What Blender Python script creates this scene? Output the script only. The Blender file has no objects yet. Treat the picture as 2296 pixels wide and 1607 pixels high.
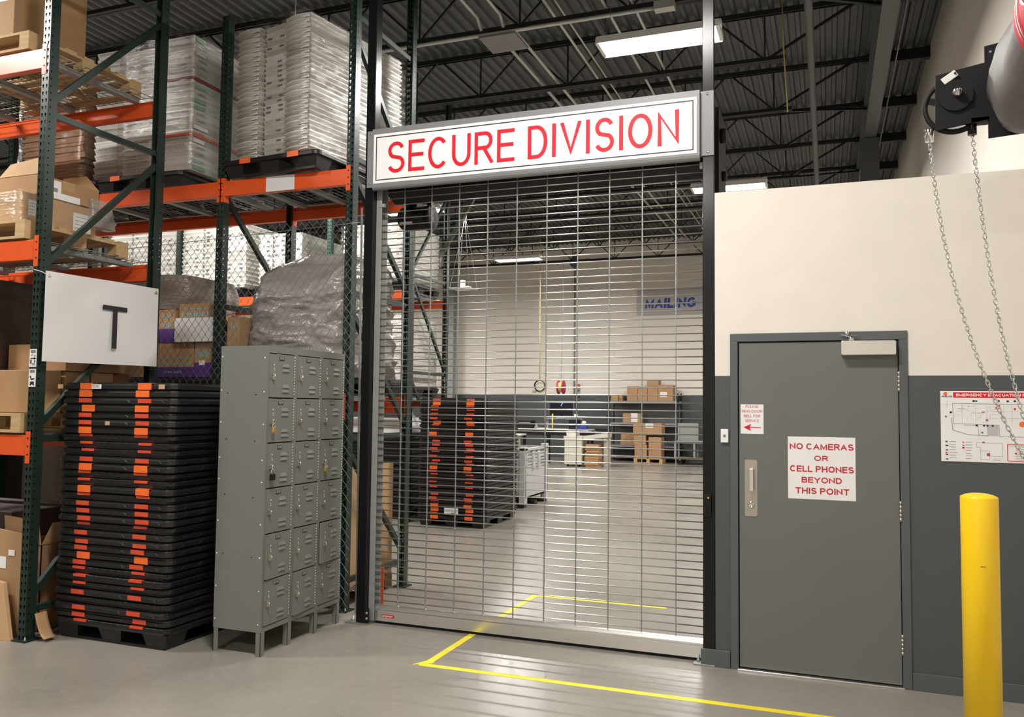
import bpy, bmesh, math, random
from mathutils import Vector, Matrix
random.seed(7)
PI = math.pi
scn = bpy.context.scene
COL = scn.collection

# ---------------------------------------------------------------- camera, world, exposure
F_PX, PITCH, ROLL, YAW = 1867.35, 0.0555, 0.0112, 0.3627
CAM = Vector((0.5251, -5.4069, 1.6145))
_r0 = Vector((math.cos(YAW), math.sin(YAW), 0)); _f0 = Vector((-math.sin(YAW), math.cos(YAW), 0)); _u0 = Vector((0, 0, 1))
_f = _f0*math.cos(PITCH) + _u0*math.sin(PITCH); _u = _u0*math.cos(PITCH) - _f0*math.sin(PITCH)
_r = _r0*math.cos(ROLL) + _u*math.sin(ROLL); _u2 = _u*math.cos(ROLL) - _r0*math.sin(ROLL)
cd = bpy.data.cameras.new('camera'); cam = bpy.data.objects.new('camera', cd); COL.objects.link(cam)
cd.sensor_width = 36; cd.sensor_fit = 'HORIZONTAL'; cd.lens = 36*F_PX/2296; cd.clip_end = 200; cd.clip_start = 0.02
M4 = Matrix.Identity(4)
for i, v in enumerate((_r, _u2, -_f)):
    for j in range(3): M4[j][i] = v[j]
M4.translation = CAM
cam.matrix_world = M4
scn.camera = cam
w = bpy.data.worlds.new('world'); scn.world = w; w.use_nodes = True
w.node_tree.nodes['Background'].inputs[0].default_value = (0.9, 0.93, 1, 1)
w.node_tree.nodes['Background'].inputs[1].default_value = 0.02
scn.view_settings.view_transform = 'Standard'
scn.view_settings.look = 'None'
scn.view_settings.gamma = 1
scn.view_settings.use_curve_mapping = False
scn.view_settings.exposure = 0.52
LAMP_W = 165.0          # watts of each high-bay lamp
LAMP_COL = (1.0, 0.965, 0.915)

# ---------------------------------------------------------------- materials
def ramp(nt, a, b, lo, hi, src):
    r = nt.nodes.new('ShaderNodeMapRange'); nt.links.new(src, r.inputs[0])
    r.inputs[1].default_value = a; r.inputs[2].default_value = b; r.inputs[3].default_value = lo; r.inputs[4].default_value = hi
    return r.outputs[0]
def mat(name, col, rough=.5, metal=0, var=.06, scale=6, bump=0, bscale=40, spec=.5, emit=None, stretch=None, coat=0):
    m = bpy.data.materials.new(name); m.use_nodes = True; nt = m.node_tree; b = nt.nodes['Principled BSDF']
    b.inputs['Roughness'].default_value = rough; b.inputs['Metallic'].default_value = metal
    b.inputs['Specular IOR Level'].default_value = spec
    b.inputs['Coat Weight'].default_value = coat
    tc = nt.nodes.new('ShaderNodeTexCoord'); mp = nt.nodes.new('ShaderNodeMapping'); nt.links.new(tc.outputs['Object'], mp.inputs[0])
    if stretch: mp.inputs['Scale'].default_value = stretch
    n = nt.nodes.new('ShaderNodeTexNoise'); n.inputs['Scale'].default_value = scale; n.inputs['Detail'].default_value = 5
    nt.links.new(mp.outputs[0], n.inputs['Vector'])
    mx = nt.nodes.new('ShaderNodeMix'); mx.data_type = 'RGBA'
    c = Vector(col[:3])
    mx.inputs[6].default_value = (*(c*(1-var)), 1); mx.inputs[7].default_value = (*(c*(1+var)), 1)
    nt.links.new(n.outputs['Fac'], mx.inputs[0]); nt.links.new(mx.outputs[2], b.inputs['Base Color'])
    if bump:
        n2 = nt.nodes.new('ShaderNodeTexNoise'); n2.inputs['Scale'].default_value = bscale; n2.inputs['Detail'].default_value = 4
        nt.links.new(mp.outputs[0], n2.inputs['Vector'])
        bp = nt.nodes.new('ShaderNodeBump'); bp.inputs['Strength'].default_value = bump; bp.inputs['Distance'].default_value = .02
        nt.links.new(n2.outputs['Fac'], bp.inputs['Height']); nt.links.new(bp.outputs[0], b.inputs['Normal'])
    if emit:
        b.inputs['Emission Color'].default_value = (*emit[:3], 1); b.inputs['Emission Strength'].default_value = emit[3]
    return m
def srgb(r, g, b):
    f = lambda v: ((v/255+.055)/1.055)**2.4 if v > 10 else v/255/12.92
    return (f(r), f(g), f(b))
def two_tone(name, up, low, zsplit, rough):
    m = mat(name, up, rough, bump=.03, bscale=150); nt = m.node_tree; b = nt.nodes['Principled BSDF']
    g = nt.nodes.new('ShaderNodeNewGeometry'); s = nt.nodes.new('ShaderNodeSeparateXYZ'); nt.links.new(g.outputs['Position'], s.inputs[0])
    c = nt.nodes.new('ShaderNodeMath'); c.operation = 'LESS_THAN'; c.inputs[1].default_value = zsplit; nt.links.new(s.outputs[2], c.inputs[0])
    src = b.inputs['Base Color'].links[0].from_socket
    mx = nt.nodes.new('ShaderNodeMix'); mx.data_type = 'RGBA'; nt.links.new(c.outputs[0], mx.inputs[0]); nt.links.new(src, mx.inputs[6])
    mx.inputs[7].default_value = (*low, 1); nt.links.new(mx.outputs[2], b.inputs['Base Color'])
    nt.links.new(ramp(nt, 0, 1, rough, .42, c.outputs[0]), b.inputs['Roughness'])
    return m
CREAM = (.74, .69, .62); GRAY = (.068, .078, .082)
M = {}
M['wall'] = two_tone('painted_wall', CREAM, GRAY, 1.8125, .6)
M['wall_far'] = two_tone('painted_far_wall', CREAM, GRAY, 1.95, .6)
M['wall_plain'] = mat('painted_plain_wall', CREAM, .65, bump=.03, bscale=150)
M['graypaint'] = mat('gray_trim_paint', (.085, .096, .10), .42)
M['doorpaint'] = mat('gray_door_paint', (.136, .140, .128), .45, var=.07, scale=2.5)
M['deck'] = mat('roof_deck_steel', (.100, .106, .108), .5, .3, var=.2, scale=3)
M['joist'] = mat('black_joist_paint', (.012, .013, .014), .5)
M['girder'] = mat('dark_gray_steel', (.09, .095, .095), .5)
M['galv'] = mat('galvanised_steel', (.34, .355, .345), .42, .75, var=.14, scale=14)
M['galvdull'] = mat('dull_galvanised_steel', (.30, .31, .30), .55, .35, var=.15, scale=14)
M['rod'] = mat('grille_steel', (.60, .60, .57), .3, .9, var=.1)
M['alu'] = mat('brushed_aluminium', (.78, .77, .75), .26, .95, var=.05, stretch=(1, 30, 30), scale=4)
M['black'] = mat('gloss_black_paint', (.007, .007, .008), .2, var=.2, spec=.25)
M['blackplastic'] = mat('black_plastic', (.011, .011, .012), .42, var=.35, scale=9, bump=.12, bscale=25)
M['matteblack'] = mat('matte_black', (.007, .007, .0075), .6, var=.2, spec=.3)
M['orangestrip'] = mat('orange_strip', (.88, .155, .025), .45, var=.12, scale=12)
M['redstrip'] = mat('red_orange_strip', (.66, .07, .025), .5, var=.15, scale=12)
M['rackorange'] = mat('orange_beam_paint', (.72, .095, .018), .35, var=.1, scale=9)
M['rackgreen'] = None
M['locker'] = mat('gray_green_locker_enamel', (.158, .165, .150), .40, var=.04, bump=.05, bscale=300)
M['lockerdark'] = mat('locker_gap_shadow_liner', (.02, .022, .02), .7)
M['chrome'] = mat('chrome', (.75, .75, .74), .16, 1)
M['nickel'] = mat('satin_nickel', (.52, .48, .43), .32, .9, var=.12)
M['brass'] = mat('brass', (.70, .42, .14), .3, .8)
M['white'] = mat('white_plastic', (.72, .71, .68), .4)
M['paper'] = mat('white_paper', (.72, .71, .71), .55)
M['vinyl'] = mat('white_banner_vinyl', (.66, .645, .64), .3, var=.02, bump=.04, bscale=4)
M['signwhite'] = mat('white_sign_face', (.80, .79, .785), .45, spec=.4)
M['signgray'] = mat('gray_sign_frame', (.20, .195, .20), .4)
M['red'] = mat('red_lettering', (.66, .008, .022), .5, spec=.3)
M['crimson'] = mat('crimson_lettering', (.52, .010, .03), .45)
M['blacktext'] = mat('black_lettering', (.012, .012, .016), .5)
M['navy'] = mat('navy_lettering', (.02, .05, .28), .45)
M['graytext'] = mat('gray_print', (.25, .25, .27), .6)
M['yellow'] = mat('yellow_bollard_paint', (.93, .60, .004), .36, var=.03)
M['tape'] = mat('yellow_floor_tape', (.85, .70, .02), .45, var=.12, scale=25)
M['card'] = mat('brown_cardboard', (.40, .235, .115), .75, var=.08, scale=5, bump=.05, bscale=60)
M['carddark'] = mat('darker_cardboard', (.28, .15, .072), .8, var=.1, scale=5)
M['cardlight'] = mat('pale_cardboard', (.50, .315, .165), .75, var=.07)
M['packtape'] = mat('tan_packing_tape', (.46, .29, .15), .3)
M['darkwrap'] = mat('dark_brown_wrapped_board', (.050, .030, .023), .5, var=.25, bump=.2, bscale=20)  # brown board with the shade under the rack shelves put into its colour
M['purple'] = mat('purple_print', (.085, .028, .19), .6)
M['teal'] = mat('teal_print', (.24, .46, .47), .6)
M['wood'] = mat('pallet_wood', (.50, .34, .17), .75, var=.28, scale=5, stretch=(1, 8, 8))
M['wooddark'] = mat('aged_pallet_wood', (.26, .17, .095), .8, var=.3, scale=5, stretch=(1, 8, 8))
M['tub'] = mat('translucent_white_corrugated_plastic', (.74, .73, .68), .38, var=.07, scale=4)
M['tub1'] = mat('handled_white_plastic', (.54, .525, .485), .36, var=.12, scale=5)
M['tub2'] = mat('scuffed_white_plastic', (.42, .405, .37), .38, var=.16, scale=5)
M['tub3'] = mat('clean_white_plastic', (.63, .62, .59), .34, var=.06, scale=5)
M['tubgray'] = mat('grayish_corrugated_plastic', (.60, .59, .545), .38, var=.1, scale=4)
M['tubprint'] = mat('faded_black_print', (.16, .16, .18), .6)
M['tubfaint'] = mat('faint_gray_print', (.36, .36, .36), .6)
M['label'] = mat('label_stock', (.80, .80, .79), .5)
M['green'] = mat('green_label', (.20, .42, .27), .5)
M['blue'] = mat('blue_label', (.30, .48, .60), .5)
M['maroon'] = mat('maroon_strap', (.22, .02, .03), .5)
M['conduit'] = mat('painted_conduit', (.52, .52, .49), .4, .3)
M['bingray'] = mat('pale_gray_plastic', (.50, .50, .51), .5)
M['beige'] = mat('beige_machine_enamel', (.55, .52, .43), .45)
M['screen'] = mat('monitor_glass', (.012, .013, .02), .12)
M['screenlogo'] = mat('screen_glow', (.02, .1, .5), .3, emit=(.08, .35, 1, 1.6))
M['led'] = mat('red_led', (.8, .02, .01), .3, emit=(1, .06, .02, 6))
M['fabric'] = mat('taupe_coated_fabric', (.135, .122, .118), .6, bump=.35, bscale=3.5)
M['redvinyl'] = mat('red_vinyl_logo', (.50, .006, .02), .6, spec=.2)
M['fencewire'] = mat('fence_wire', (.22, .225, .215), .4, .7)
M['rust'] = mat('rusty_steel', (.11, .055, .035), .6, .4)
M['tube'] = mat('fluorescent_tube', (.9, .9, .9), .4, emit=(1, .97, .92, 14))
M['reflector'] = mat('white_reflector', (.85, .85, .83), .3)
M['pinkwhite'] = mat('faded_wrapping', (.62, .50, .49), .5)
M['panelgray'] = mat('pale_gray_sign_panel', (.42, .41, .41), .5)
M['yellowcord'] = mat('yellow_cord', (.52, .43, .14), .5)
M['bluecord'] = mat('blue_cable', (.03, .06, .28), .5)
M['redreel'] = mat('red_reel', (.40, .03, .06), .45)

def hole_post(name, col, flange):
    """green post paint, punched: teardrop pairs on the web, small round holes on the flanges (object space pattern)"""
    m = mat(name, col, .33, var=.1, scale=7); nt = m.node_tree; b = nt.nodes['Principled BSDF']; out = nt.nodes['Material Output']
    tc = nt.nodes.new('ShaderNodeTexCoord'); s = nt.nodes.new('ShaderNodeSeparateXYZ'); nt.links.new(tc.outputs['Object'], s.inputs[0])
    def mth(op, a, b_=None, c_=None):
        n = nt.nodes.new('ShaderNodeMath'); n.operation = op
        for i, v in enumerate((a, b_, c_)):
            if v is None: continue
            if isinstance(v, (int, float)): n.inputs[i].default_value = v
            else: nt.links.new(v, n.inputs[i])
        return n.outputs[0]
    zz = mth('SUBTRACT', mth('PINGPONG', 0, 1) if False else mth('MULTIPLY', mth('FRACT', mth('DIVIDE', s.outputs[2], .0508)), .0508), .03)
    if flange: a = mth('SUBTRACT', s.outputs[1], .017*flange)
    else: a = mth('SUBTRACT', mth('ABSOLUTE', s.outputs[0]), .0165)
    d = mth('SQRT', mth('ADD', mth('MULTIPLY', a, a), mth('MULTIPLY', zz, zz)))
    circ = mth('LESS_THAN', d, .0055 if flange else .0082)
    if not flange:
        sl = mth('MULTIPLY', mth('LESS_THAN', mth('ABSOLUTE', a), .0042), mth('MULTIPLY', mth('LESS_THAN', zz, 0), mth('GREATER_THAN', zz, -.019)))
        circ = mth('MAXIMUM', circ, sl)
    tr = nt.nodes.new('ShaderNodeBsdfTransparent'); mx = nt.nodes.new('ShaderNodeMixShader')
    nt.links.new(circ, mx.inputs[0]); nt.links.new(b.outputs[0], mx.inputs[1]); nt.links.new(tr.outputs[0], mx.inputs[2]); nt.links.new(mx.outputs[0], out.inputs[0])
    return m
M['postweb'] = hole_post('green_post_web', (.0105, .025, .019), False)
M['postflange'] = hole_post('green_post_flange', (.0105, .025, .019), -1)
M['postflangerear'] = hole_post('green_post_rear_flange', (.0105, .025, .019), 1)
M['postflangerear2'] = hole_post('pale_green_post_rear_flange', (.03, .095, .066), 1)
M['rackgreen'] = mat('dark_green_rack_paint', (.0125, .028, .021), .36, var=.12)
M['postweb2'] = hole_post('pale_green_post_web', (.03, .095, .066), False)
M['postflange2'] = hole_post('pale_green_post_flange', (.03, .095, .066), -1)
M['bracegray'] = mat('gray_green_brace', (.10, .125, .11), .4)

def film(name, fac, col, rough, bscale, stretch, strength, shiny=True):
    m = bpy.data.materials.new(name); m.use_nodes = True; nt = m.node_tree; out = nt.nodes['Material Output']; b = nt.nodes['Principled BSDF']
    b.inputs['Base Color'].default_value = (*col, 1); b.inputs['Roughness'].default_value = rough; b.inputs['Specular IOR Level'].default_value = 1
    if shiny: b.inputs['Metallic'].default_value = 1
    tr = nt.nodes.new('ShaderNodeBsdfTransparent'); mx = nt.nodes.new('ShaderNodeMixShader')
    tc = nt.nodes.new('ShaderNodeTexCoord'); mp = nt.nodes.new('ShaderNodeMapping'); mp.inputs['Scale'].default_value = stretch; nt.links.new(tc.outputs['Object'], mp.inputs[0])
    n = nt.nodes.new('ShaderNodeTexNoise'); n.inputs['Scale'].default_value = bscale; n.inputs['Detail'].default_value = 6; nt.links.new(mp.outputs[0], n.inputs['Vector'])
    bp = nt.nodes.new('ShaderNodeBump'); bp.inputs['Strength'].default_value = strength; bp.inputs['Distance'].default_value = .03
    nt.links.new(n.outputs['Fac'], bp.inputs['Height']); nt.links.new(bp.outputs[0], b.inputs['Normal'])
    nt.links.new(ramp(nt, .35, .7, max(fac-.1, .015), fac+.14, n.outputs['Fac']), mx.inputs[0])
    nt.links.new(tr.outputs[0], mx.inputs[1]); nt.links.new(b.outputs[0], mx.inputs[2]); nt.links.new(mx.outputs[0], out.inputs[0])
    return m
M['film'] = film('stretch_film', .13, (.95, .93, .90), .20, 3.0, (1.5, 1.5, 9), .9)
M['filmdiag'] = film('stretch_film_diagonal', .10, (.95, .93, .90), .20, 4.0, (2, 2, 7), .9)
M['bag'] = film('crumpled_clear_plastic', .5, (.5, .47, .45), .2, 3.2, (1, 1, 1.9), 1.0, False)

# concrete floor
def floor_mat():
    m = bpy.data.materials.new('sealed_concrete'); m.use_nodes = True; nt = m.node_tree; b = nt.nodes['Principled BSDF']
    tc = nt.nodes.new('ShaderNodeTexCoord')
    n1 = nt.nodes.new('ShaderNodeTexNoise'); n1.inputs['Scale'].default_value = .9; n1.inputs['Detail'].default_value = 8; nt.links.new(tc.outputs['Object'], n1.inputs['Vector'])
    n2 = nt.nodes.new('ShaderNodeTexNoise'); n2.inputs['Scale'].default_value = 14; n2.inputs['Detail'].default_value = 8; nt.links.new(tc.outputs['Object'], n2.inputs['Vector'])
    a = nt.nodes.new('ShaderNodeMath'); a.operation = 'MULTIPLY_ADD'; nt.links.new(n2.outputs['Fac'], a.inputs[0]); a.inputs[1].default_value = .35; nt.links.new(n1.outputs['Fac'], a.inputs[2])
    mx = nt.nodes.new('ShaderNodeMix'); mx.data_type = 'RGBA'; mx.inputs[6].default_value = (.205, .190, .162, 1); mx.inputs[7].default_value = (.305, .282, .240, 1)
    nt.links.new(ramp(nt, .4, .95, 0, 1, a.outputs[0]), mx.inputs[0]); nt.links.new(mx.outputs[2], b.inputs['Base Color'])
    nt.links.new(ramp(nt, .3, .8, .25, .37, n1.outputs['Fac']), b.inputs['Roughness'])
    b.inputs['Specular IOR Level'].default_value = .55
    bp = nt.nodes.new('ShaderNodeBump'); bp.inputs['Strength'].default_value = .035; bp.inputs['Distance'].default_value = .02
    nt.links.new(n2.outputs['Fac'], bp.inputs['Height']); nt.links.new(bp.outputs[0], b.inputs['Normal'])
    return m
M['floor'] = floor_mat()

# ---------------------------------------------------------------- mesh helpers
class MB:
    def __init__(s): s.v = []; s.f = []; s.m = []; s.sm = []; s.mats = []
    def slot(s, m):
        if m not in s.mats: s.mats.append(m)
        return s.mats.index(m)
    def face(s, idx, m=0, smooth=False): s.f.append(idx); s.m.append(m); s.sm.append(smooth)
    def box(s, x0, x1, y0, y1, z0, z1, m=0):
        b = len(s.v)
        s.v += [(x0,y0,z0),(x1,y0,z0),(x1,y1,z0),(x0,y1,z0),(x0,y0,z1),(x1,y0,z1),(x1,y1,z1),(x0,y1,z1)]
        for q in ((0,3,2,1),(4,5,6,7),(0,1,5,4),(1,2,6,5),(2,3,7,6),(3,0,4,7)): s.face([b+i for i in q], m)
        return s
    def hexa(s, pts, m=0):
        b = len(s.v); s.v += [tuple(p) for p in pts]
        for q in ((0,3,2,1),(4,5,6,7),(0,1,5,4),(1,2,6,5),(2,3,7,6),(3,0,4,7)): s.face([b+i for i in q], m)
        return s
    def bar(s, p0, p1, w, d, up=(0,0,1), m=0):
        p0 = Vector(p0); p1 = Vector(p1); t = (p1-p0).normalized(); u = Vector(up)
        a = t.cross(u)
        if a.length < 1e-5: a = t.cross(Vector((1,0,0)))
        a.normalize(); c = a.cross(t).normalized(); a *= w/2; c *= d/2
        return s.hexa([p0-a-c, p0+a-c, p0+a+c, p0-a+c, p1-a-c, p1+a-c, p1+a+c, p1-a+c], m)
    def tube(s, pts, r, n=8, closed=False, m=0, caps=True, smooth=True):
        pts = [Vector(p) for p in pts]; N = len(pts); rr = r if isinstance(r, (list, tuple)) else [r]*N
        b = len(s.v); ref = None
        for i, p in enumerate(pts):
            if closed: t = pts[(i+1) % N]-pts[i-1]
            else: t = pts[min(i+1, N-1)]-pts[max(i-1, 0)]
            t.normalize()
            if ref is None:
                ref = t.cross(Vector((0,0,1)))
                if ref.length < 1e-3: ref = t.cross(Vector((0,1,0)))
            ref = (ref - t*ref.dot(t)).normalized(); o = t.cross(ref)
            for k in range(n):
                a = 2*PI*k/n + PI/n; s.v.append(tuple(p + (ref*math.cos(a)+o*math.sin(a))*rr[i]))
        for i in range(N if closed else N-1):
            j = (i+1) % N
            for k in range(n):
                s.face([b+i*n+k, b+i*n+(k+1) % n, b+j*n+(k+1) % n, b+j*n+k], m, smooth and n > 4)
        if caps and not closed:
            s.face([b+k for k in range(n)][::-1], m); s.face([b+(N-1)*n+k for k in range(n)], m)
        return s
    def prism(s, poly, axis, lo, hi, m=0, smooth=False):
        """poly: 2D points; axis 'x': (y,z); 'y': (x,z); 'z': (x,y)"""
        n = len(poly); b = len(s.v)
        def P(u, v, h): return {'x': (h,u,v), 'y': (u,h,v), 'z': (u,v,h)}[axis]
        s.v += [P(u, v, lo) for u, v in poly] + [P(u, v, hi) for u, v in poly]
        ar = sum(poly[i][0]*poly[(i+1) % n][1]-poly[(i+1) % n][0]*poly[i][1] for i in range(n))
        flip = (ar < 0) != (axis == 'y')
        A = [b+i for i in range(n)]; B = [b+n+i for i in range(n)]
        if flip: s.face(A, m); s.face(B[::-1], m)
        else: s.face(A[::-1], m); s.face(B, m)
        for i in range(n):
            j = (i+1) % n; q = [b+i, b+j, b+n+j, b+n+i]
            s.face(q[::-1] if flip else q, m, smooth)
        return s
    def lathe(s, prof, c=(0,0,0), axis='z', n=24, m=0, smooth=True):
        b = len(s.v); N = len(prof); c = Vector(c)
        for r, h in prof:
            for k in range(n):
                a = 2*PI*k/n; x, y = r*math.cos(a), r*math.sin(a)
                p = {'z': (x,y,h), 'y': (x,h,-y), 'x': (h,x,y)}[axis]; s.v.append(tuple(c+Vector(p)))
        for i in range(N-1):
            for k in range(n):
                s.face([b+i*n+k, b+i*n+(k+1) % n, b+(i+1)*n+(k+1) % n, b+(i+1)*n+k], m, smooth)
        s.face([b+k for k in range(n)][::-1], m); s.face([b+(N-1)*n+k for k in range(n)], m)
        return s
    def grid(s, fn, nu, nv, m=0, smooth=True, closed_u=False):
        b = len(s.v)
        for i in range(nu):
            for j in range(nv): s.v.append(tuple(fn(i, j)))
        for i in range(nu if closed_u else nu-1):
            for j in range(nv-1):
                i2 = (i+1) % nu; s.face([b+i*nv+j, b+i2*nv+j, b+i2*nv+j+1, b+i*nv+j+1], m, smooth)
        return s
    def add(s, me, mtx=None, m=0):
        b = len(s.v)
        for v in me.vertices: s.v.append(tuple(mtx @ v.co) if mtx else tuple(v.co))
        for p in me.polygons: s.face([b+i for i in p.vertices], m)
        return s
    def mesh(s, name, mats):
        me = bpy.data.meshes.new(name); me.from_pydata(s.v, [], s.f)
        for m in (mats if isinstance(mats, (list, tuple)) else [mats]): me.materials.append(m)
        me.polygons.foreach_set('material_index', s.m); me.polygons.foreach_set('use_smooth', s.sm); me.update()
        return me
    def build(s, name, mats, parent=None, loc=None, bevel=0, seg=2):
        return ob(name, s.mesh(name, mats), parent, loc, bevel, seg)
def ob(name, me, parent=None, loc=None, bevel=0, seg=2):
    o = bpy.data.objects.new(name, me); COL.objects.link(o)
    if parent: o.parent = parent
    if loc is not None: o.location = loc
    if bevel:
        md = o.modifiers.new('bevel', 'BEVEL'); md.width = bevel; md.segments = seg; md.limit_method = 'ANGLE'; md.angle_limit = .6
    return o
def tag(o, label, cat, group=None, kind=None):
    o['label'] = label; o['category'] = cat
    if group: o['group'] = group
    if kind: o['kind'] = kind
    return o
def thing(name, label, cat, loc=(0,0,0), rz=0, group=None):
    o = bpy.data.objects.new(name, None); COL.objects.link(o); o.location = loc; o.rotation_euler = (0, 0, rz); o.empty_display_size = .1
    return tag(o, label, cat, group)
def copy_tree(o, parent=None):
    c = o.copy(); COL.objects.link(c); c.parent = parent
    for ch in list(o.children): copy_tree(ch, c)
    return c
ORD = ['topmost','second','third','fourth','fifth','sixth','seventh','eighth','ninth','tenth','eleventh','twelfth','thirteenth','fourteenth','fifteenth','sixteenth','seventeenth','eighteenth','nineteenth','twentieth']
def ordn(i):
    if i < 20: return ORD[i]
    t = {2:'twenty', 3:'thirty', 4:'forty'}[(i+1)//10]; u = (i+1) % 10
    if u == 0: return {2:'twentieth', 3:'thirtieth', 4:'fortieth'}[(i+1)//10]
    return t+'-'+['first','second','third','fourth','fifth','sixth','seventh','eighth','ninth'][u-1]
_tc = {}
def text_raw(txt, bold=0.0, extrude=0.0):
    k = (txt, bold, extrude)
    if k in _tc: return _tc[k]
    cu = bpy.data.curves.new('lettering', 'FONT'); cu.body = txt; cu.size = 1; cu.offset = bold; cu.extrude = extrude; cu.resolution_u = 3
    cu.align_x = 'LEFT'
    o = bpy.data.objects.new('lettering', cu); COL.objects.link(o)
    bpy.context.view_layer.update()
    me = bpy.data.meshes.new_from_object(o.evaluated_get(bpy.context.evaluated_depsgraph_get()))
    bpy.data.objects.remove(o); bpy.data.curves.remove(cu)
    xs = [v.co.x for v in me.vertices]; ys = [v.co.y for v in me.vertices]
    _tc[k] = (me, min(xs), max(xs), min(ys), max(ys)); return _tc[k]
def put_text(mb, txt, x0, x1, z0, z1, plane, face='-y', bold=0.0, m=0, th=.0015, shear=0):
    """letters fitted in the rectangle; face '-y': u=x, facing the camera side; face '+x': u=y"""
    me, a, b, c, d = text_raw(txt, bold)
    n = len(mb.v)
    for v in me.vertices:
        u = x0 + (v.co.x-a)/(b-a)*(x1-x0); h = z0 + (v.co.y-c)/(d-c)*(z1-z0); u += shear*(h-z0)
        mb.v.append((u, plane-th, h) if face == '-y' else (plane+th, u, h))
    for p in me.polygons: mb.face([n+i for i in p.vertices], m)
    return mb
# ---------------------------------------------------------------- sans capitals drawn as ribbons of even stroke
def _arc(cx, cy, rx, ry, a0, a1, n=10): return [(cx+rx*math.cos(math.radians(a0+(a1-a0)*i/n)), cy+ry*math.sin(math.radians(a0+(a1-a0)*i/n))) for i in range(n+1)]
GLY = {
 'A': (.92, [[(0, 0), (.5, 1), (1, 0)], [(.17, .32), (.83, .32)]]),
 'B': (.80, [[(0, 0), (0, 1), (.55, 1)]+_arc(.60, .765, .32, .235, 90, -90)+[(0, .53)], [(.55, .53)]+_arc(.64, .265, .36, .265, 90, -90)+[(0, 0)]]),
 'C': (.92, [_arc(.5, .5, .5, .5, 42, 318, 18)]),
 'D': (.86, [[(0, 0), (0, 1), (.42, 1)]+_arc(.45, .5, .55, .5, 90, -90, 14)+[(0, 0)]]),
 'E': (.72, [[(1, 1), (0, 1), (0, 0), (1, 0)], [(0, .525), (.92, .525)]]),
 'F': (.66, [[(1, 1), (0, 1), (0, 0)], [(0, .50), (.88, .50)]]),
 'G': (.98, [_arc(.5, .5, .5, .5, 42, 330, 18), [(.56, .46), (1, .46), (1, .05)]]),
 'H': (.84, [[(0, 0), (0, 1)], [(1, 0), (1, 1)], [(0, .52), (1, .52)]]),
 'I': (.0, [[(.5, 0), (.5, 1)]]),
 'L': (.64, [[(0, 1), (0, 0), (1, 0)]]),
 'M': (1.0, [[(0, 0), (0, 1), (.5, .06), (1, 1), (1, 0)]]),
 'N': (.84, [[(0, 0), (0, 1), (1, 0), (1, 1)]]),
 'O': (1.0, ['c', _arc(.5, .5, .5, .5, 0, 360, 24)[:-1]]),
 'P': (.76, [[(0, 0), (0, 1), (.55, 1)]+_arc(.62, .74, .38, .26, 90, -90)+[(0, .48)]]),
 'R': (.80, [[(0, 0), (0, 1), (.55, 1)]+_arc(.60, .75, .36, .25, 90, -90)+[(0, .50)], [(.50, .50), (1, 0)]]),
 'S': (.80, [_arc(.5, .745, .46, .255, 20, 235, 12)+_arc(.5, .255, .49, .255, 55, -160, 12)]),
 'T': (.80, [[(0, 1), (1, 1)], [(.5, 1), (.5, 0)]]),
 'U': (.82, [[(0, 1), (0, .38)]+_arc(.5, .38, .5, .38, 180, 360, 12)+[(1, 1)]]),
 'V': (.88, [[(0, 1), (.5, 0), (1, 1)]]),
 'Y': (.88, [[(0, 1), (.5, .46), (1, 1)], [(.5, .46), (.5, 0)]]),
}
def put_caps(mb, txt, x0, x1, z0, z1, plane, face='-y', wt=.13, m=0, th=.0012, shear=0, gap=.15):
    H = z1-z0; s = wt*H; ws = [GLY[c][0] if c != ' ' else .30 for c in txt]
    ng = len(txt)-1; fixed = s*sum(1 for c in txt if c != ' '); k = (x1-x0-fixed)/((sum(ws)+gap*ng)*H)
    x = x0
    for c, w_ in zip(txt, ws):
        if c != ' ':
            W = w_*H*k; polys = GLY[c][1]; closed = polys[0] == 'c'; lift = 0.0
            for pl in (polys[1:] if closed else polys):
                P_ = [Vector((x+s/2+u*W, z0+s/2+v*(H-s))) for u, v in pl]
                Q = [P_[0]]
                for p in P_[1:]:
                    if (p-Q[-1]).length > 1e-6: Q.append(p)
                n = len(Q); base = len(mb.v)
                for i, p in enumerate(Q):
                    a = (p-Q[i-1]).normalized() if (i or closed) else None; b_ = (Q[(i+1) % n]-p).normalized() if (i < n-1 or closed) else None
                    a = a or b_; b_ = b_ or a; t = (a+b_); t = t.normalized() if t.length > .05 else b_
                    nn = Vector((-t.y, t.x)); cs = max(.34, nn.dot(Vector((-a.y, a.x)))); e = s/2/cs; ext = Vector((0, 0))
                    if not closed and i == 0: ext = -b_*s/2 if len(Q) == 2 or True else ext
                    if not closed and i == n-1: ext = a*s/2
                    if c in 'SCG' and not closed and i in (0, n-1): ext = ext*0
                    for sg in (1, -1):
                        q = p+nn*e*sg+ext; q.y = min(max(q.y, z0), z1) ; u = q.x+shear*(q.y-z0)
                        mb.v.append((u, plane-th-lift-i*.00001, q.y) if face == '-y' else (plane+th+lift+i*.00001, u, q.y))
                lift += .00025
                for i in range(n if closed else n-1):
                    j = (i+1) % n; mb.face([base+2*i, base+2*i+1, base+2*j+1, base+2*j], m)
            x += W+s
        else: x += w_*H*k
        x += gap*H*k
    return mb
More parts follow.
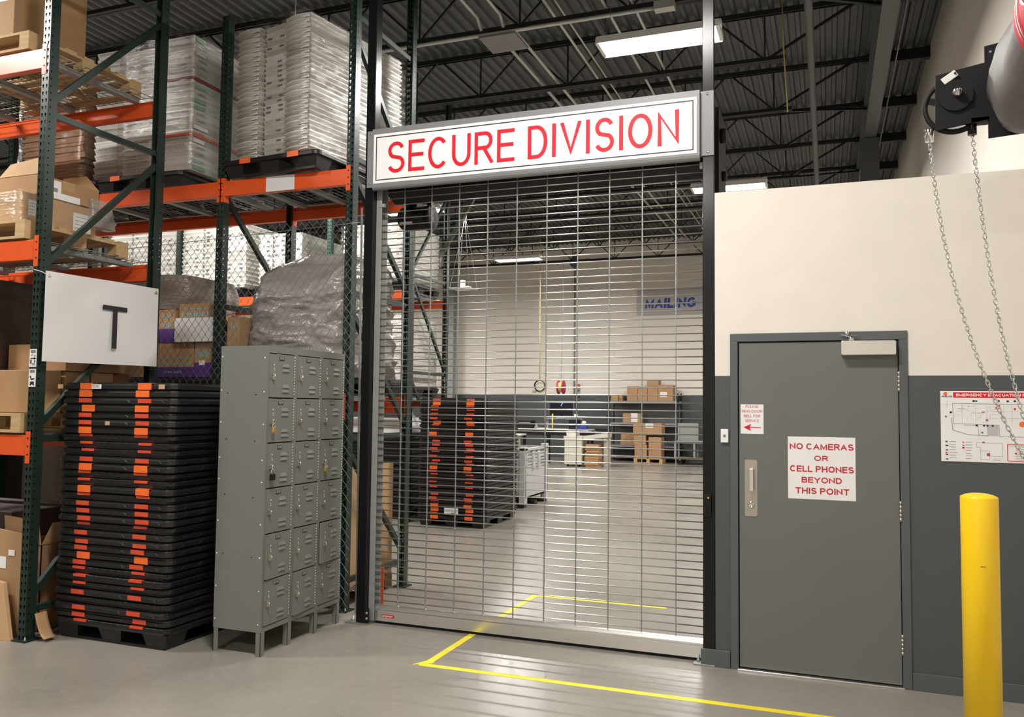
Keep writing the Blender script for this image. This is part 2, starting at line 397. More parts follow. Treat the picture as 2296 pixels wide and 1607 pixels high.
# ================================================================ lamps (their light is in their builder)
JOISTS = [round(7.247+1.905*k, 3) for k in range(-5, 7)]
def high_bay(x, y, label, z=5.3):
    t = thing('high_bay_light', label, 'ceiling light', (x, y, z), 0, 'fluorescent high bay lights')
    b = MB(); b.box(-.62, .62, -.05, .05, .06, .12)
    b.build('housing', M['white'], t, bevel=.004)
    b = MB(); prof = [(-.19,-.015),(-.165,.045),(-.05,.06),(.05,.06),(.165,.045),(.19,-.015),(.17,.065),(-.17,.065)]
    b.prism([(u, v) for u, v in prof], 'x', -.61, .61); b.build('reflector', M['reflector'], t)
    for k in range(6):
        yy = -.14+.056*k
        MB().tube([(-.585, yy, .012), (.585, yy, .012)], .0135, 8).build('fluorescent_tube', M['tube'], t)
    for s in (-1, 1):
        MB().box(s*.60-.018, s*.60+.018, -.17, .17, -.012, .045).build('lamp_holder', M['white'], t, bevel=.003)
        MB().tube([(s*.5, 0, .12), (s*.5, 0, 1.375)], .003, 4).build('suspension_cable', M['galv'], t)
    ld = bpy.data.lights.new('lamp_light', 'AREA'); ld.shape = 'RECTANGLE'; ld.size = 1.16; ld.size_y = .32; ld.energy = LAMP_W; ld.color = LAMP_COL
    lo = bpy.data.objects.new('lamp_light', ld); COL.objects.link(lo); lo.parent = t; lo.location = (0, 0, -.02)
    return t
high_bay(-1.04, 2.80, 'bright fluorescent high bay light hanging above the big sign')
high_bay(-1.0, 8.80, 'bright high bay light showing just over the top edge of the white wall')
high_bay(-6.80, 14.25, 'bright high bay light hanging in front of the far wall near the blue cable coil')
high_bay(-6.88, 8.70, 'bright high bay light partly hidden by the motor of the grille')
for yy, w_ in ((3.0, 'near'), (8.7, 'middle'), (14.3, 'far')): high_bay(-12.5, yy-.15, f'high bay light deep behind the racks, {w_} one')  # near and far ones are unseen, added to brighten the back
high_bay(-.95, 14.3, 'high bay light far back near the right post of the gate')
high_bay(-7.1, 3.0, 'high bay light glowing over the white tubs on the far rack')
for x in (-6.95, -1.0):
    if x < 2: high_bay(x, -2.8, 'high bay light over the near aisle in front of the sign' if x > -2 else 'high bay light over the near aisle in front of the racks')
high_bay(-1.6, -8.4, 'high bay light over the rear of the near aisle behind the viewer')

# ================================================================ setting
def struct(o, label, cat): return tag(o, label, cat, kind='structure')
XL, XR, YB, YF, ZT = -17, 1.9, -11, 19.5, 6.62
struct(MB().box(XL, 2.1, YB, YF+.1, -.1, 0).build('floor', M['floor']), 'polished gray concrete warehouse floor', 'floor')
struct(MB().box(XL, 2.2, YF, YF+.2, 0, 7.2).build('wall_back', M['wall_far']), 'tall far wall, cream above and dark gray below', 'wall')
struct(MB().box(1.9, 2.1, YB, YF, 0, 7.2).build('wall_right', M['wall_plain']), 'tall cream side wall rising behind the door room', 'wall')
struct(MB().box(XL-.2, XL, YB, YF, 0, 7.2).build('wall_left', M['wall_plain']), 'cream side wall hidden behind the racks', 'wall')
struct(MB().box(XL, 2.1, YB-.2, YB, 0, 7.2).build('wall_rear', M['wall_plain']), 'cream wall behind the viewer', 'wall')
# front partition with the doorway (opening -.006..0.92 x 0..2.03)
b = MB(); b.box(-.145, -.045, 0, .14, 0, 2.99); b.box(-.045, .96, 0, .14, 2.07, 2.99); b.box(.96, 1.9, 0, .14, 0, 2.99)
struct(b.build('wall_front', M['wall']), 'two-tone partition wall beside the gate, cream over dark gray', 'wall')
struct(MB().box(-.145, -.02, .14, 6.2, 0, 2.99).build('wall_inner', M['wall']), 'side wall of the door room running back from the gate', 'wall')
b = MB(); b.box(.968, 1.9, -.012, 0, 0, .10)
struct(b.build('baseboard_right', M['graypaint'], bevel=.003), 'dark gray vinyl baseboard right of the door', 'baseboard')
b = MB(); b.box(-.235, -.055, -.014, -.001, 0, .105)
struct(b.build('baseboard_left', M['graypaint'], bevel=.003), 'short dark gray baseboard between gate post and door frame', 'baseboard')

# corrugated deck = ceiling, ribs along y
b = MB(); x = XL; P = .152; prof = []
while x < 1.95:
    prof += [(x, 6.66), (x+.045, 6.66), (x+.062, 6.70), (x+.135, 6.70)]; x += P
n = len(prof)
b.v = [(u, YB, v) for u, v in prof]+[(u, YF, v) for u, v in prof]
for i in range(n-1): b.face([i, i+1, n+i+1, n+i])
struct(b.build('ceiling', M['deck']), 'dark corrugated steel roof deck', 'ceiling')

# roof joists (along x), girder, columns
def joist_parts(x0, x1, parent):
    D = .62; zt, zb = 6.63, 5.97
    b = MB()
    for dy in (-.028, .028): b.box(x0, x1, dy-.02, dy+.02, zt-.012, zt); b.box(x0, x1, dy-.006 if dy > 0 else dy-.006, dy+.006, zt-.06, zt)
    b.build('top_chord', M['joist'], parent)
    b = MB(); xe = x1-.98
    for dy in (-.028, .028): b.box(x0, xe, dy-.022, dy+.022, zb, zb+.012); b.box(x0, xe, dy-.006, dy+.006, zb, zb+.055)
    b.build('bottom_chord', M['joist'], parent)
    b = MB(); x = xe-.25; b.bar((xe-.22, 0, zb+.03), (x1-.12, 0, zt-.03), .035, .035)
    p = 1.30
    while x > x0+.4:
        b.bar((x, 0, zb+.03), (x-p/2+.03, 0, zt-.03), .024, .024); b.bar((x-p/2-.03, 0, zt-.03), (x-p, 0, zb+.03), .024, .024)
        b.bar((x, 0, zb+.02), (x, 0, zt-.02), .02, .02)
        x -= p
    b.build('web', M['joist'], parent)
def seat(parent, x1):
    MB().box(x1-.02, x1+.1, -.045, .045, 6.54, 6.64).build('bearing_seat', M['joist'], parent)
proto = None
for k, y in enumerate(JOISTS):
    lab = f'black open-web steel roof joist, {ordn(k) if k else "first"} counting away from the viewer'
    if proto is None:
        proto = thing('roof_joist', lab, 'roof joist', (0, y, 0), 0, 'open-web roof joists'); joist_parts(-16.9, 1.05, proto); seat(proto, 1.05); o = proto
    else:
        o = copy_tree(proto); o.location = (0, y, 0); o['label'] = lab
# stub joists between girder and side wall
sproto = None
for k, y in enumerate(JOISTS[3:]):
    lab = f'short black beam between girder and side wall, {ordn(k) if k else "first"} from the viewer'
    if sproto is None:
        sproto = tag(MB().box(1.36, 1.90, -.05, .05, 6.50, 6.65).build('short_roof_beam', M['joist'], None, (0, y, 0)), lab, 'roof beam', 'short beams by the side wall')
    else:
        o = sproto.copy(); COL.objects.link(o); o.location = (0, y, 0); o['label'] = lab
g = thing('roof_girder', 'dark gray steel girder running away along the right of the roof', 'girder', (1.2, 0, 0))
MB().box(-.09, .09, -10, 19.4, 6.515, 6.53).build('upper_flange', M['girder'], g)
MB().box(-.006, .006, -10, 19.4, 5.98, 6.515).build('girder_web', M['girder'], g)
MB().box(-.09, .09, -10, 19.4, 5.965, 5.98).build('lower_flange', M['girder'], g)
c = tag(MB().box(1.05, 1.33, 8.9, 9.14, 0, 5.96).build('steel_column', M['girder'], bevel=.01), 'dark gray square column rising behind the white wall to the girder', 'column')
c = tag(MB().box(-11.0, -10.75, 18.95, 19.2, 0, 6.6).build('steel_column', M['galvdull'], bevel=.01), 'gray column standing at the left end of the far wall', 'column')
# diagonal bridging bars in the roof
for i, (p, q, lab) in enumerate([((-.2, 3.45, 5.99), (1.15, 5.33, 6.5), 'thin black bracing bar crossing the roof right of the sign, nearest one'),
        ((-.2, 7.25, 5.99), (1.15, 9.1, 6.5), 'thin black bracing bar crossing the roof right of the sign, middle one'),
        ((-.2, 11.06, 5.99), (1.15, 12.9, 6.5), 'thin black bracing bar crossing the roof right of the sign, farthest one')]):
    tag(MB().bar(p, q, .05, .03).build('bracing_bar', M['joist']), lab, 'bracing bar', 'roof bracing bars')
# conduits, pipes
def pipe(name, label, cat, pts, r, m, group=None, n=8):
    return tag(MB().tube(pts, r, n).build(name, m), label, cat, group)
for i, (x, z, r, y0, y1, d) in enumerate([(-3.18, 6.1, .022, 3.5, 19.3, 'leftmost'), (-2.95, 6.1, .022, 3.5, 19.3, 'second'), (-2.42, 6.15, .017, -9, 19.3, 'third'), (-2.30, 6.15, .012, -9, 19.3, 'fourth'), (-1.75, 6.05, .017, -9, 19.3, 'fifth'), (-1.45, 6.05, .017, -9, 19.3, 'rightmost')]):
    pipe('conduit', f'pale electrical conduit running away under the roof, {d} of the row above the sign', 'conduit', [(x, y0, z), (x, y1, z)], r, M['conduit'], 'roof conduits')
for i, (x, y0) in enumerate([(-3.26, -9), (-2.98, -9)]):
    pipe('conduit', ['pale conduit ending at the square panel under the roof, left of two', 'pale conduit ending at the square panel under the roof, right of two'][i], 'conduit', [(x, y0, 6.12), (x, 3.3, 6.12), (x+.02, 3.38, 5.99)], .02, M['conduit'], 'roof conduits')
pipe('conduit', 'long pale conduit fixed along the underside of a roof joist above the sign', 'conduit', [(-9, 3.40, 5.945), (-1.1, 3.40, 5.945)], .022, M['conduit'], 'roof conduits')
tag(MB().box(-1.2, -.98, 3.33, 3.45, 5.90, 5.99).build('junction_box', M['conduit'], bevel=.004), 'small pale junction box at the right end of the joist conduit', 'junction box')
tag(MB().box(-3.27, -2.81, 3.36, 3.82, 5.895, 5.925).build('ceiling_panel', M['signgray'], bevel=.006), 'square pale gray panel hung flat under the roof joist', 'panel')
pipe('sprinkler_pipe', 'dark sprinkler main running away under the roof right of the gate', 'pipe', [(.37, -9, 5.88), (.37, 19.4, 5.88)], .045, M['girder'], None, 12)
pipe('sprinkler_pipe', 'dark sprinkler pipe running away above the sign', 'pipe', [(-2.02, -9, 6.2), (-2.02, 4.4, 6.2)], .04, M['girder'], None, 12)
for i, (x, y, z) in enumerate([(-2.02, 4.45, 6.1), (-6.0, 1.2, 6.05)]):
    t = thing('fire_sprinkler', ['small orange sprinkler head under the roof left of the bright lamp', 'small orange sprinkler head under the roof above the wrapped tubs'][i], 'sprinkler', (x, y, z), 0, 'sprinkler heads')
    MB().tube([(0, 0, 0), (0, 0, .62)], .012, 6).build('drop_pipe', M['girder'], t)
    MB().lathe([(.008, -.05), (.03, -.045), (.03, -.04), (.008, -.03), (.014, 0)], n=10).build('deflector', M['redstrip'], t)
pipe('yellow_rope', 'thin yellow cord hanging from the roof right of the bright lamp', 'cord', [(.05, 4.9, 6.67), (.06, 4.95, 6.0), (.08, 5.0, 5.6), (.1, 5.05, 5.2)], .008, M['yellowcord'], None, 6)  # a cord dropped from the roof deck, no rope
pipe('steel_rod', 'thin bright rod running along the girder on the right of the roof', 'rod', [(1.42, 2, 6.3), (1.42, 16, 6.3)], .012, M['galv'], None, 6)
t = thing('ceiling_speaker', 'small round white device on a roof post left of the sign', 'device', (-4.85, 2.0, 5.35))
MB().lathe([(.02, .03), (.09, .02), (.10, 0), (.08, -.04), (.03, -.06)], n=20).build('dome', M['white'], t)
MB().tube([(0, 0, .02), (0, 0, 1.32)], .008, 6).build('stem', M['conduit'], t)
pipe('wall_conduit', 'vertical conduit on the far wall behind the workbench', 'conduit', [(-6.83, 19.44, .9), (-6.83, 19.44, 6.4)], .025, M['galvdull'])
# ================================================================ gate: posts, rolling grille, sign
def gate_post(x0, x1, label, side):
    t = thing('gate_post', label, 'post', ((x0+x1)/2, 0, 0), 0, 'black gate posts'); h = (x1-x0)/2
    MB().box(-h, h, .0, .085 if side < 0 else .040, 0.012, 6.62).build('tube', M['black'], t, bevel=.004)
    b = MB(); b.box(-h-.085 if side < 0 else -h-.06, h+.035 if side < 0 else h, -.02, .115 if side < 0 else .05, 0, .010); b.build('base_plate', M['galv'], t, bevel=.002)
    for xx in ((-h-.05, h+.022) if side < 0 else (-h-.035,)):
        MB().lathe([(.012, .010), (.012, .020), (.006, .021), (.006, .045)], (xx, .045 if xx < -h or side > 0 else .10, 0), n=6).build('anchor_bolt', M['galv'], t)
    if side < 0:
        b = MB(); b.box(h, h+.034, .0, .006, .012, .12); b.build('bracket', M['matteblack'], t, bevel=.002)
        for zz in (.045, .085): MB().lathe([(.011, 0), (.011, -.008), (.005, -.012)], (h+.017, 0, zz), 'y', 8).build('bracket_bolt', M['galv'], t)
    return t
gate_post(-2.730, -2.655, 'tall black steel post at the left side of the grille', -1)
gate_post(-.222, -.147, 'tall black steel post at the right side of the grille next to the wall', 1)

gr = thing('rolling_grille', 'closed see-through metal rolling grille across the gateway', 'security grille', (-1.44, .09, 0))
GX0, GX1 = -2.600+1.44, -.225+1.44
for x0, x1 in ((-1.213, -1.166), (1.222, 1.262)):
    b = MB(); b.box(x0, x1, -.045, -.040, .02, 3.27); b.box(x0, x0+.005, -.04, .05, .02, 3.27) if x0 < 0 else b.box(x1-.005, x1, -.04, .05, .02, 3.27); b.box(x0, x1, .045, .05, .02, 3.27)
    b.build('guide_rail', M['galvdull'], gr, bevel=.002)
rodm = MB().tube([(GX0-.03, 0, 0), (GX1+.03, 0, 0)], .0042, 8).mesh('rod', M['rod'])
nz = 62
for k in range(nz): ob('rod', rodm, gr, (0, random.uniform(-.002, .002), .163+.0508*k))
b = MB()
for k in range(nz):
    z = .163+.0508*k
    b.box(-.0032, .0032, -.005, .005, z-.028, z+.028) if k % 2 else b.box(-.0024, .0024, -.0065, .0035, z-.028, z+.028)
    b.lathe([(.0068, -.0045), (.0068, .0045)], (0, 0, z), 'x', 8)
lkm = b.mesh('link_chain', M['galv'])
for k in range(10): ob('link_chain', lkm, gr, (-2.435+.2253*k+1.44, 0, 0))
bb = MB(); bb.prism([(-.030, .022), (-.030, .098), (-.022, .104), (-.022, .112), (-.016, .130), (0, .138), (.016, .130), (.022, .112), (.022, .104), (.030, .098), (.030, .022)], 'x', GX0-.012, GX1+.012)
bb = bb.build('bottom_bar', M['alu'], gr)
st = MB(); st.box(GX0+.055, GX0+.155, -.0315, -.0305, .050, .072, 0)
for i in range(9): st.box(GX0+.06+.0095*i, GX0+.066+.0095*i, -.0322, -.0315, .053+.003*(i % 3), .066, 1)
st.build('maker_sticker', [M['crimson'], M['paper']], bb)
MB().box(GX0-.012, GX1+.012, -.012, .012, .0, .024).build('bottom_seal', M['matteblack'], gr)
MB().lathe([(.165, GX0-.02), (.165, GX1+.0)], (0, .27, 3.40), 'x', 24).build('coil_barrel', M['matteblack'], gr)
b = MB(); b.prism([(.055, 3.22), (.06, 3.6), (.46, 3.6), (.46, 3.42), (.35, 3.2), (.2, 3.17)], 'x', GX0-.03, GX1+.02); b.build('hood', M['matteblack'], gr)
MB().box(GX1-.02, GX1+.0, -.05, -.03, 3.17, 3.21).build('stop_bracket', M['white'], gr)
MB().box(GX0-.03, GX0+.02, -.05, -.03, 3.09, 3.115).build('stop_bracket', M['galvdull'], gr)
b = MB(); b.box(1.27, 1.30, .10, .50, 3.02, 3.62); b.lathe([(.05, 1.30), (.05, 1.34)], (0, .2, 3.45), 'x', 12); b.lathe([(.035, 1.30), (.035, 1.33)], (0, .3, 3.2), 'x', 12); b.build('end_bracket', M['matteblack'], gr)
# operator motor
t = thing('grille_motor', 'black cylindrical motor with chain wheel at the upper left behind the grille', 'motor', (-2.53, .50, 3.10))
MB().lathe([(.02, -.16), (.075, -.155), (.092, -.13), (.092, .08), (.07, .09)], axis='x', n=24).build('motor_body', M['matteblack'], t)
w_ = MB(); w_.lathe([(.10, .10), (.10, .125), (.085, .13), (.03, .135)], axis='x', n=24); w_.build('chain_wheel', M['matteblack'], t)
MB().lathe([(.098, .105), (.098, .12), (.088, .122), (.088, .103)], axis='x', n=24).build('wheel_rim', M['chrome'], t)
MB().box(.09, .14, -.04, -.01, -.05, .16).build('cover_plate', M['chrome'], t, bevel=.004)
MB().box(-.10, .0, -.039, .06, .08, .25).build('mounting_bracket', M['matteblack'], t)
MB().box(-.12, -.01, -.0945, -.09, -.07, -.045).build('rating_label', M['pinkwhite'], t)
tag(MB().bar((-2.33, .5, 2.78), (-2.02, .5, 3.28), .03, .03).build('diagonal_brace', M['bracegray']), 'slanting gray steel strut behind the upper left of the grille', 'strut')

s = thing('sign_board', 'big white sign with red SECURE DIVISION lettering across the top of the gate', 'sign', (-1.44, -.005, 3.2))
lx0, lx1 = -2.708+1.44, -.147+1.44
MB().box(lx0, -2.64+1.44, -.008, .0, .03, .462).build('end_plate', M['signgray'], s, bevel=.002)
MB().box(-.235+1.44, lx1, -.008, .0, .035, .462).build('end_plate', M['signgray'], s, bevel=.002)
b = MB(); b.prism([(-.008, .46), (-.045, .46), (-.045, .035), (-.042, .018), (-.033, .006), (-.018, .0), (-.008, .004)], 'x', -2.642+1.44, -.233+1.44, smooth=False)
b.build('fascia', M['signgray'], s)
MB().box(-2.630+1.44, -.250+1.44, -.0475, -.045, .047, .417).build('sign_face', M['signwhite'], s)
b = MB(); o_ = .020; a0, a1, c0, c1, tk = -2.630+1.44+o_, -.250+1.44-o_, .047+o_, .417-o_, .0075
for q in ((a0, a1, c0, c0+tk), (a0, a1, c1-tk, c1), (a0, a0+tk, c0+tk, c1-tk), (a1-tk, a1, c0+tk, c1-tk)): b.box(q[0], q[1], -.0485, -.0475, q[2], q[3])
b.build('border_line', M['blacktext'], s)
b = MB()
put_caps(b, 'SECURE', -2.511+1.44, -1.505+1.44, .113, .347, -.0475, wt=.118, gap=.2)
put_caps(b, 'DIVISION', -1.408+1.44, -.362+1.44, .113, .347, -.0475, wt=.118, gap=.24)
b.build('lettering', M['red'], s)
for xx, zz in ((lx0+.03, .06), (lx0+.03, .44), (lx1-.04, .06), (lx1-.04, .44)):
    MB().lathe([(.008, -.008), (.008, -.012), (.003, -.014)], (xx, 0, zz), 'y', 10).build('screw', M['chrome'], s)

# card reader on the right post
t = thing('card_reader', 'small black card reader with a red light on the right gate post', 'card reader', (-.19, 0, .925))
MB().box(-.022, .022, -.018, 0, 0, .14).build('reader_body', M['matteblack'], t, bevel=.004)
MB().box(-.018, .018, -.0195, -.018, .10, .115).build('status_window', M['black'], t)
MB().lathe([(.004, -.019), (.004, -.0215)], (.004, 0, .118), 'y', 10).build('indicator_light', M['led'], t)
b = MB()
for i in range(6): b.box(-.014, .014, -.0195, -.018, .012+.012*i, .018+.012*i)
b.build('grip_ridges', M['black'], t)

# chain-link fence in front of the rack (plane y ~ .16), tension bar by the gate post
fe = thing('chain_link_fence', 'galvanised chain-link fence panel hung in front of the racks', 'fence', (-5.35, .0, 0))
b = MB(); P = .072; W_, H_ = 2.515, 3.02; nc = int(W_/P*2)
def FY(x): return .175-.045*(x/W_)
def ztop(x): return 2.985+.07*(x/W_)
rows = int(3.1/(P*.5))
for c in range(int(W_/(P/2))):
    xc = c*P/2; pts = []
    # each vertical zig-zag wire
    if c % 1: continue
    k = 0; z = .02
    while z < ztop(xc)+.02:
        xx = xc + (P/4 if (k+c) % 2 else -P/4); pts.append((xx, FY(xx)+(.004 if (k+c) % 2 else -.004), z)); z += P*.61; k += 1
    b.tube(pts, .0020, 4, smooth=False, caps=False)
b.build('wire_mesh', M['fencewire'], fe)
MB().tube([(-.04, FY(0), ztop(0)-.05)]+[(W_*i/12, FY(W_*i/12), ztop(W_*i/12)-.045) for i in range(13)], .0026, 6).build('top_wire', M['galv'], fe)
MB().bar((W_+.035, .12, .03), (W_+.01, .12, 3.12), .016, .006, (0, 1, 0)).build('tension_bar', M['galv'], fe)
b = MB()
for i in range(10): b.tube([(W_+.03, .115, .2+.3*i), (W_-.02, .11, .22+.3*i), (W_-.05, .13, .16+.3*i)], .002, 5)
b.build('tie_wire', M['galv'], fe)
# ================================================================ pallet racks
PW, PD = .066, .076   # post section
def channel_post(face, h, pale=False):
    """C channel, web towards local -y (face=-1) or +y (face=+1); origin on the floor in the middle"""
    t = .0028; hw = PW/2; y0 = -PD/2
    web = MB(); web.box(-hw, hw, (-PD/2 if face < 0 else PD/2-t), (-PD/2+t if face < 0 else PD/2), .01, h)
    fl = MB()
    for s in (-1, 1):
        fl.box(s*hw-(t if s > 0 else 0), s*hw+(0 if s > 0 else t), -PD/2+t, PD/2-t, .01, h)
        yy = PD/2-t if face < 0 else -PD/2
        fl.box(min(s*hw, s*hw*.62), max(s*hw, s*hw*.62), yy, yy+t, .01, h)
    sfx = '2' if pale else ''
    b = MB(); b.v = web.v+fl.v; n = len(web.v)
    for q in web.f: b.face(q, 0)
    for q in fl.f: b.face([i+n for i in q], 1)
    return b.mesh('post', [M['postweb'+sfx], M['postflange'+('' if face < 0 else 'rear')+sfx]])
def upright_frame(x, y0, y1, h, braces, label, group, pale=False):
    """posts centred at y0, y1; braces: (zf, zr) pairs of heights at front and rear post"""
    t = thing('upright_frame', label, 'rack upright', (x, 0, 0), 0, group)
    ob('post', channel_post(-1, h, pale), t, (0, y0, 0)); ob('post', channel_post(1, h, pale), t, (0, y1, 0))
    for zf, zr in braces:
        MB().bar((0, y0+.03, zf), (0, y1-.03, zr), .042, .035, (1, 0, 0)).build('brace', M['rackgreen'], t)
    for yy in (y0, y1):
        MB().box(-.06, .065, yy-.065, yy+.065, 0, .01).build('base_plate', M['rackgreen'], t)
        MB().lathe([(.009, .01), (.009, .02), (.005, .022), (.005, .035)], (.05, yy+(.05 if yy == y1 else -.05), 0), n=6).build('anchor_bolt', M['galv'], t)
    return t
def rack_beam(x0, x1, y, ztop, h, label, group, sgn=-1, tagx=None):
    """step beam between post faces x0..x1, its outer face towards sgn*y"""
    t = thing('rack_beam', label, 'rack beam', ((x0+x1)/2, y, ztop), 0, group); L = (x1-x0)/2
    s = sgn
    b = MB(); o = .026
    b.prism([(s*o, 0), (s*o, -h), (-s*o, -h), (-s*o, -.04), (s*.004, -.04), (s*.004, 0)], 'x', -L+.004, L-.004); b.build('beam', M['rackorange'], t, bevel=.003)
    for e in (-1, 1):
        b = MB(); xx = e*(L-.002); b.box(xx-.003, xx+.003, -.03, .03, -h-.05, .025); b.box(min(xx, xx+e*.04), max(xx, xx+e*.04), s*.033-.003, s*.033+.003, -h-.05, .025)
        cp = b.build('end_connector', M['rackorange'], t)
        b = MB()
        for k in range(3): b.lathe([(.006, s*.0365), (.006, s*.038)], (xx+e*.022, 0, -.02-.055*k), 'y', 8)
        b.build('connector_hole', M['matteblack'], cp)
    if tagx:
        pt = MB(); pt.box(tagx[0], tagx[1], s*.027-.0012, s*.027+.0012, -h*.98, -.002); pt.build('paper_tag', M['paper'], t)
    return t
def wire_deck(x0, x1, y0, y1, z, label, group, front=-1):
    t = thing('wire_deck', label, 'wire deck', ((x0+x1)/2, (y0+y1)/2, z), 0, group); a, d = (x1-x0)/2, (y1-y0)/2
    b = MB(); r = .0029; n = int(2*a/.062); m = int(2*d/.10)
    for i in range(n+1):
        x = -a+2*a*i/n; pts = [(x, d, .004), (x, -d-.034, .004), (x, -d-.036, -.045)] if front < 0 else [(x, -d, .004), (x, d, .004)]
        b.tube(pts, r, 4, smooth=False, caps=False)
    for j in range(m+1):
        y = -d+2*d*j/m; b.tube([(-a, y, .008), (a, y, .008)], r, 4, smooth=False, caps=False)
    if front < 0: b.tube([(-a, -d-.037, -.042), (a, -d-.037, -.042)], r, 4, smooth=False, caps=False)
    b.build('wire_mesh', M['galv'], t)
    k = 3 if a < .9 else 4
    for i in range(k):
        x = -a+.14+(2*a-.28)*i/(k-1)
        c = MB(); c.prism([(x-.028, 0), (x-.028, -.034), (x+.028, -.034), (x+.028, 0), (x+.024, 0), (x+.024, -.030), (x-.024, -.030), (x-.024, 0)], 'y', -d+.03, d-.03)
        c.build('support_channel', M['galvdull'], t)
    return t
# ---- rack nearest the viewer: right-hand end frame and the beams going left out of view
F1Y0, F1Y1 = -1.232, -.217
upright_frame(-4.53, F1Y0, F1Y1, 6.1, [(.30, 1.26), (1.45, 2.36), (2.56, 3.50), (3.70, 4.66), (.20, .20), (1.345, 1.345), (2.47, 2.47), (3.60, 3.60), (4.75, 4.75), (4.85, 5.75)],
    'dark green punched upright frame carrying the white T banner', 'rack upright frames')
upright_frame(-7.0, F1Y0, F1Y1, 6.1, [(3.62, 4.42), (1.6, 2.4), (.3, .3)], 'dark green upright frame at the far left behind the cartons', 'rack upright frames')
NEAR = [(4.06, 'top'), (2.715, 'middle'), (1.372, 'lowest')]
for z, w_ in NEAR:
    rack_beam(-6.967, -4.563, F1Y0-.005, z, .140, f'orange front beam of the near left rack, {w_} level', 'orange rack beams', -1)
    rack_beam(-6.967, -4.563, F1Y1+.005, z, .140, f'orange rear beam of the near left rack, {w_} level', 'orange rack beams', 1)
    wire_deck(-6.94, -4.575, F1Y0+.03, F1Y1-.03, z, f'wire deck shelf of the near left rack, {w_} level', 'wire decks')
# ---- rack behind the fence
A0, A1 = .288, 1.252
for x, lab, br in ((-3.02, 'dark green end frame of the rack behind the lockers, next to the gate post', [(3.43, 2.62), (2.34, 1.45), (1.23, .33), (.226, .226), (1.34, 1.34), (2.49, 2.49), (3.58, 3.58), (4.573, 3.66), (4.75, 4.75)]),
                   (-4.29, 'dark green middle frame of the rack behind the fence', [(3.36, 2.55), (2.31, 1.50), (1.23, .33), (2.42, 2.42)]),
                   (-6.80, 'dark green frame of the rack behind the fence, mostly hidden by cartons at far left', [(3.3, 2.5), (2.4, 1.6), (4.2, 4.4)])):
    upright_frame(x, A0, A1, 4.93 if x < -3.1 else 5.9, br, lab, 'rack upright frames')
for i, (x0, x1) in enumerate(((-4.257, -3.053), (-6.767, -4.323))):
    w_ = ('right bay behind the lockers', 'wide bay left of the middle frame')[i]
    for z, lv in ((3.485, 'upper'), (1.665, 'lower')):
        rack_beam(x0, x1, A0-.005, z, .13, f'orange front beam behind the fence, {lv} level, {w_}', 'orange rack beams', -1, (-.175, .105) if (i == 0 and lv == 'upper') else None)
        rack_beam(x0, x1, A1+.005, z, .13, f'orange rear beam behind the fence, {lv} level, {w_}', 'orange rack beams', 1)
        wire_deck(x0+.02, x1-.02, A0+.03, A1-.03, z, f'wire deck behind the fence, {lv} level, {w_}', 'wire decks')
# ---- far rack across the inner aisle
B0, B1 = 4.89, 6.02
BX = (-4.90, -6.23, -9.0, -11.77)
for i, x in enumerate(BX):
    upright_frame(x, B0, B1, 4.75 if i else 6.3, [(3.50, 4.72), (3.42, 3.44), (3.36, 2.12), (2.05, 2.05), (1.95, .8), (.3, .3)],
        ('green end frame of the far rack beside the inner black pallet stack', 'pale green upright of the far rack seen over the plastic-wrapped bundle', 'green upright of the far rack between the white tubs', 'green upright of the far rack at far left')[i], 'rack upright frames', pale=i == 1)
for i in range(3):
    x0, x1 = BX[i+1]+.033, BX[i]-.033; w_ = ('first', 'second', 'third', 'fourth')[i]
    for z, lv in ((3.195, 'upper'), (1.70, 'lower')):
        rack_beam(x0, x1, B0-.005, z, .13, f'orange front beam of the far rack, {lv} level, {w_} bay from its right end', 'orange rack beams', -1, (.15, .75) if (i == 1 and lv == 'upper') else None)
        rack_beam(x0, x1, B1+.005, z, .13, f'orange rear beam of the far rack, {lv} level, {w_} bay from its right end', 'orange rack beams', 1)
        wire_deck(x0+.02, x1-.02, B0+.03, B1-.03, z, f'wire deck of the far rack, {lv} level, {w_} bay from its right end', 'wire decks')
# orange guard standing at the rack foot behind the gate
tag(MB().prism([(-.05, -.05), (.05, -.05), (.05, -.04), (-.04, -.04), (-.04, .05), (-.05, .05)], 'z', 0, .30).build('rack_guard', M['rackorange'], None, (-2.875, .62, 0), bevel=.003), 'short orange corner guard on the floor just behind the lower left of the grille', 'rack guard')
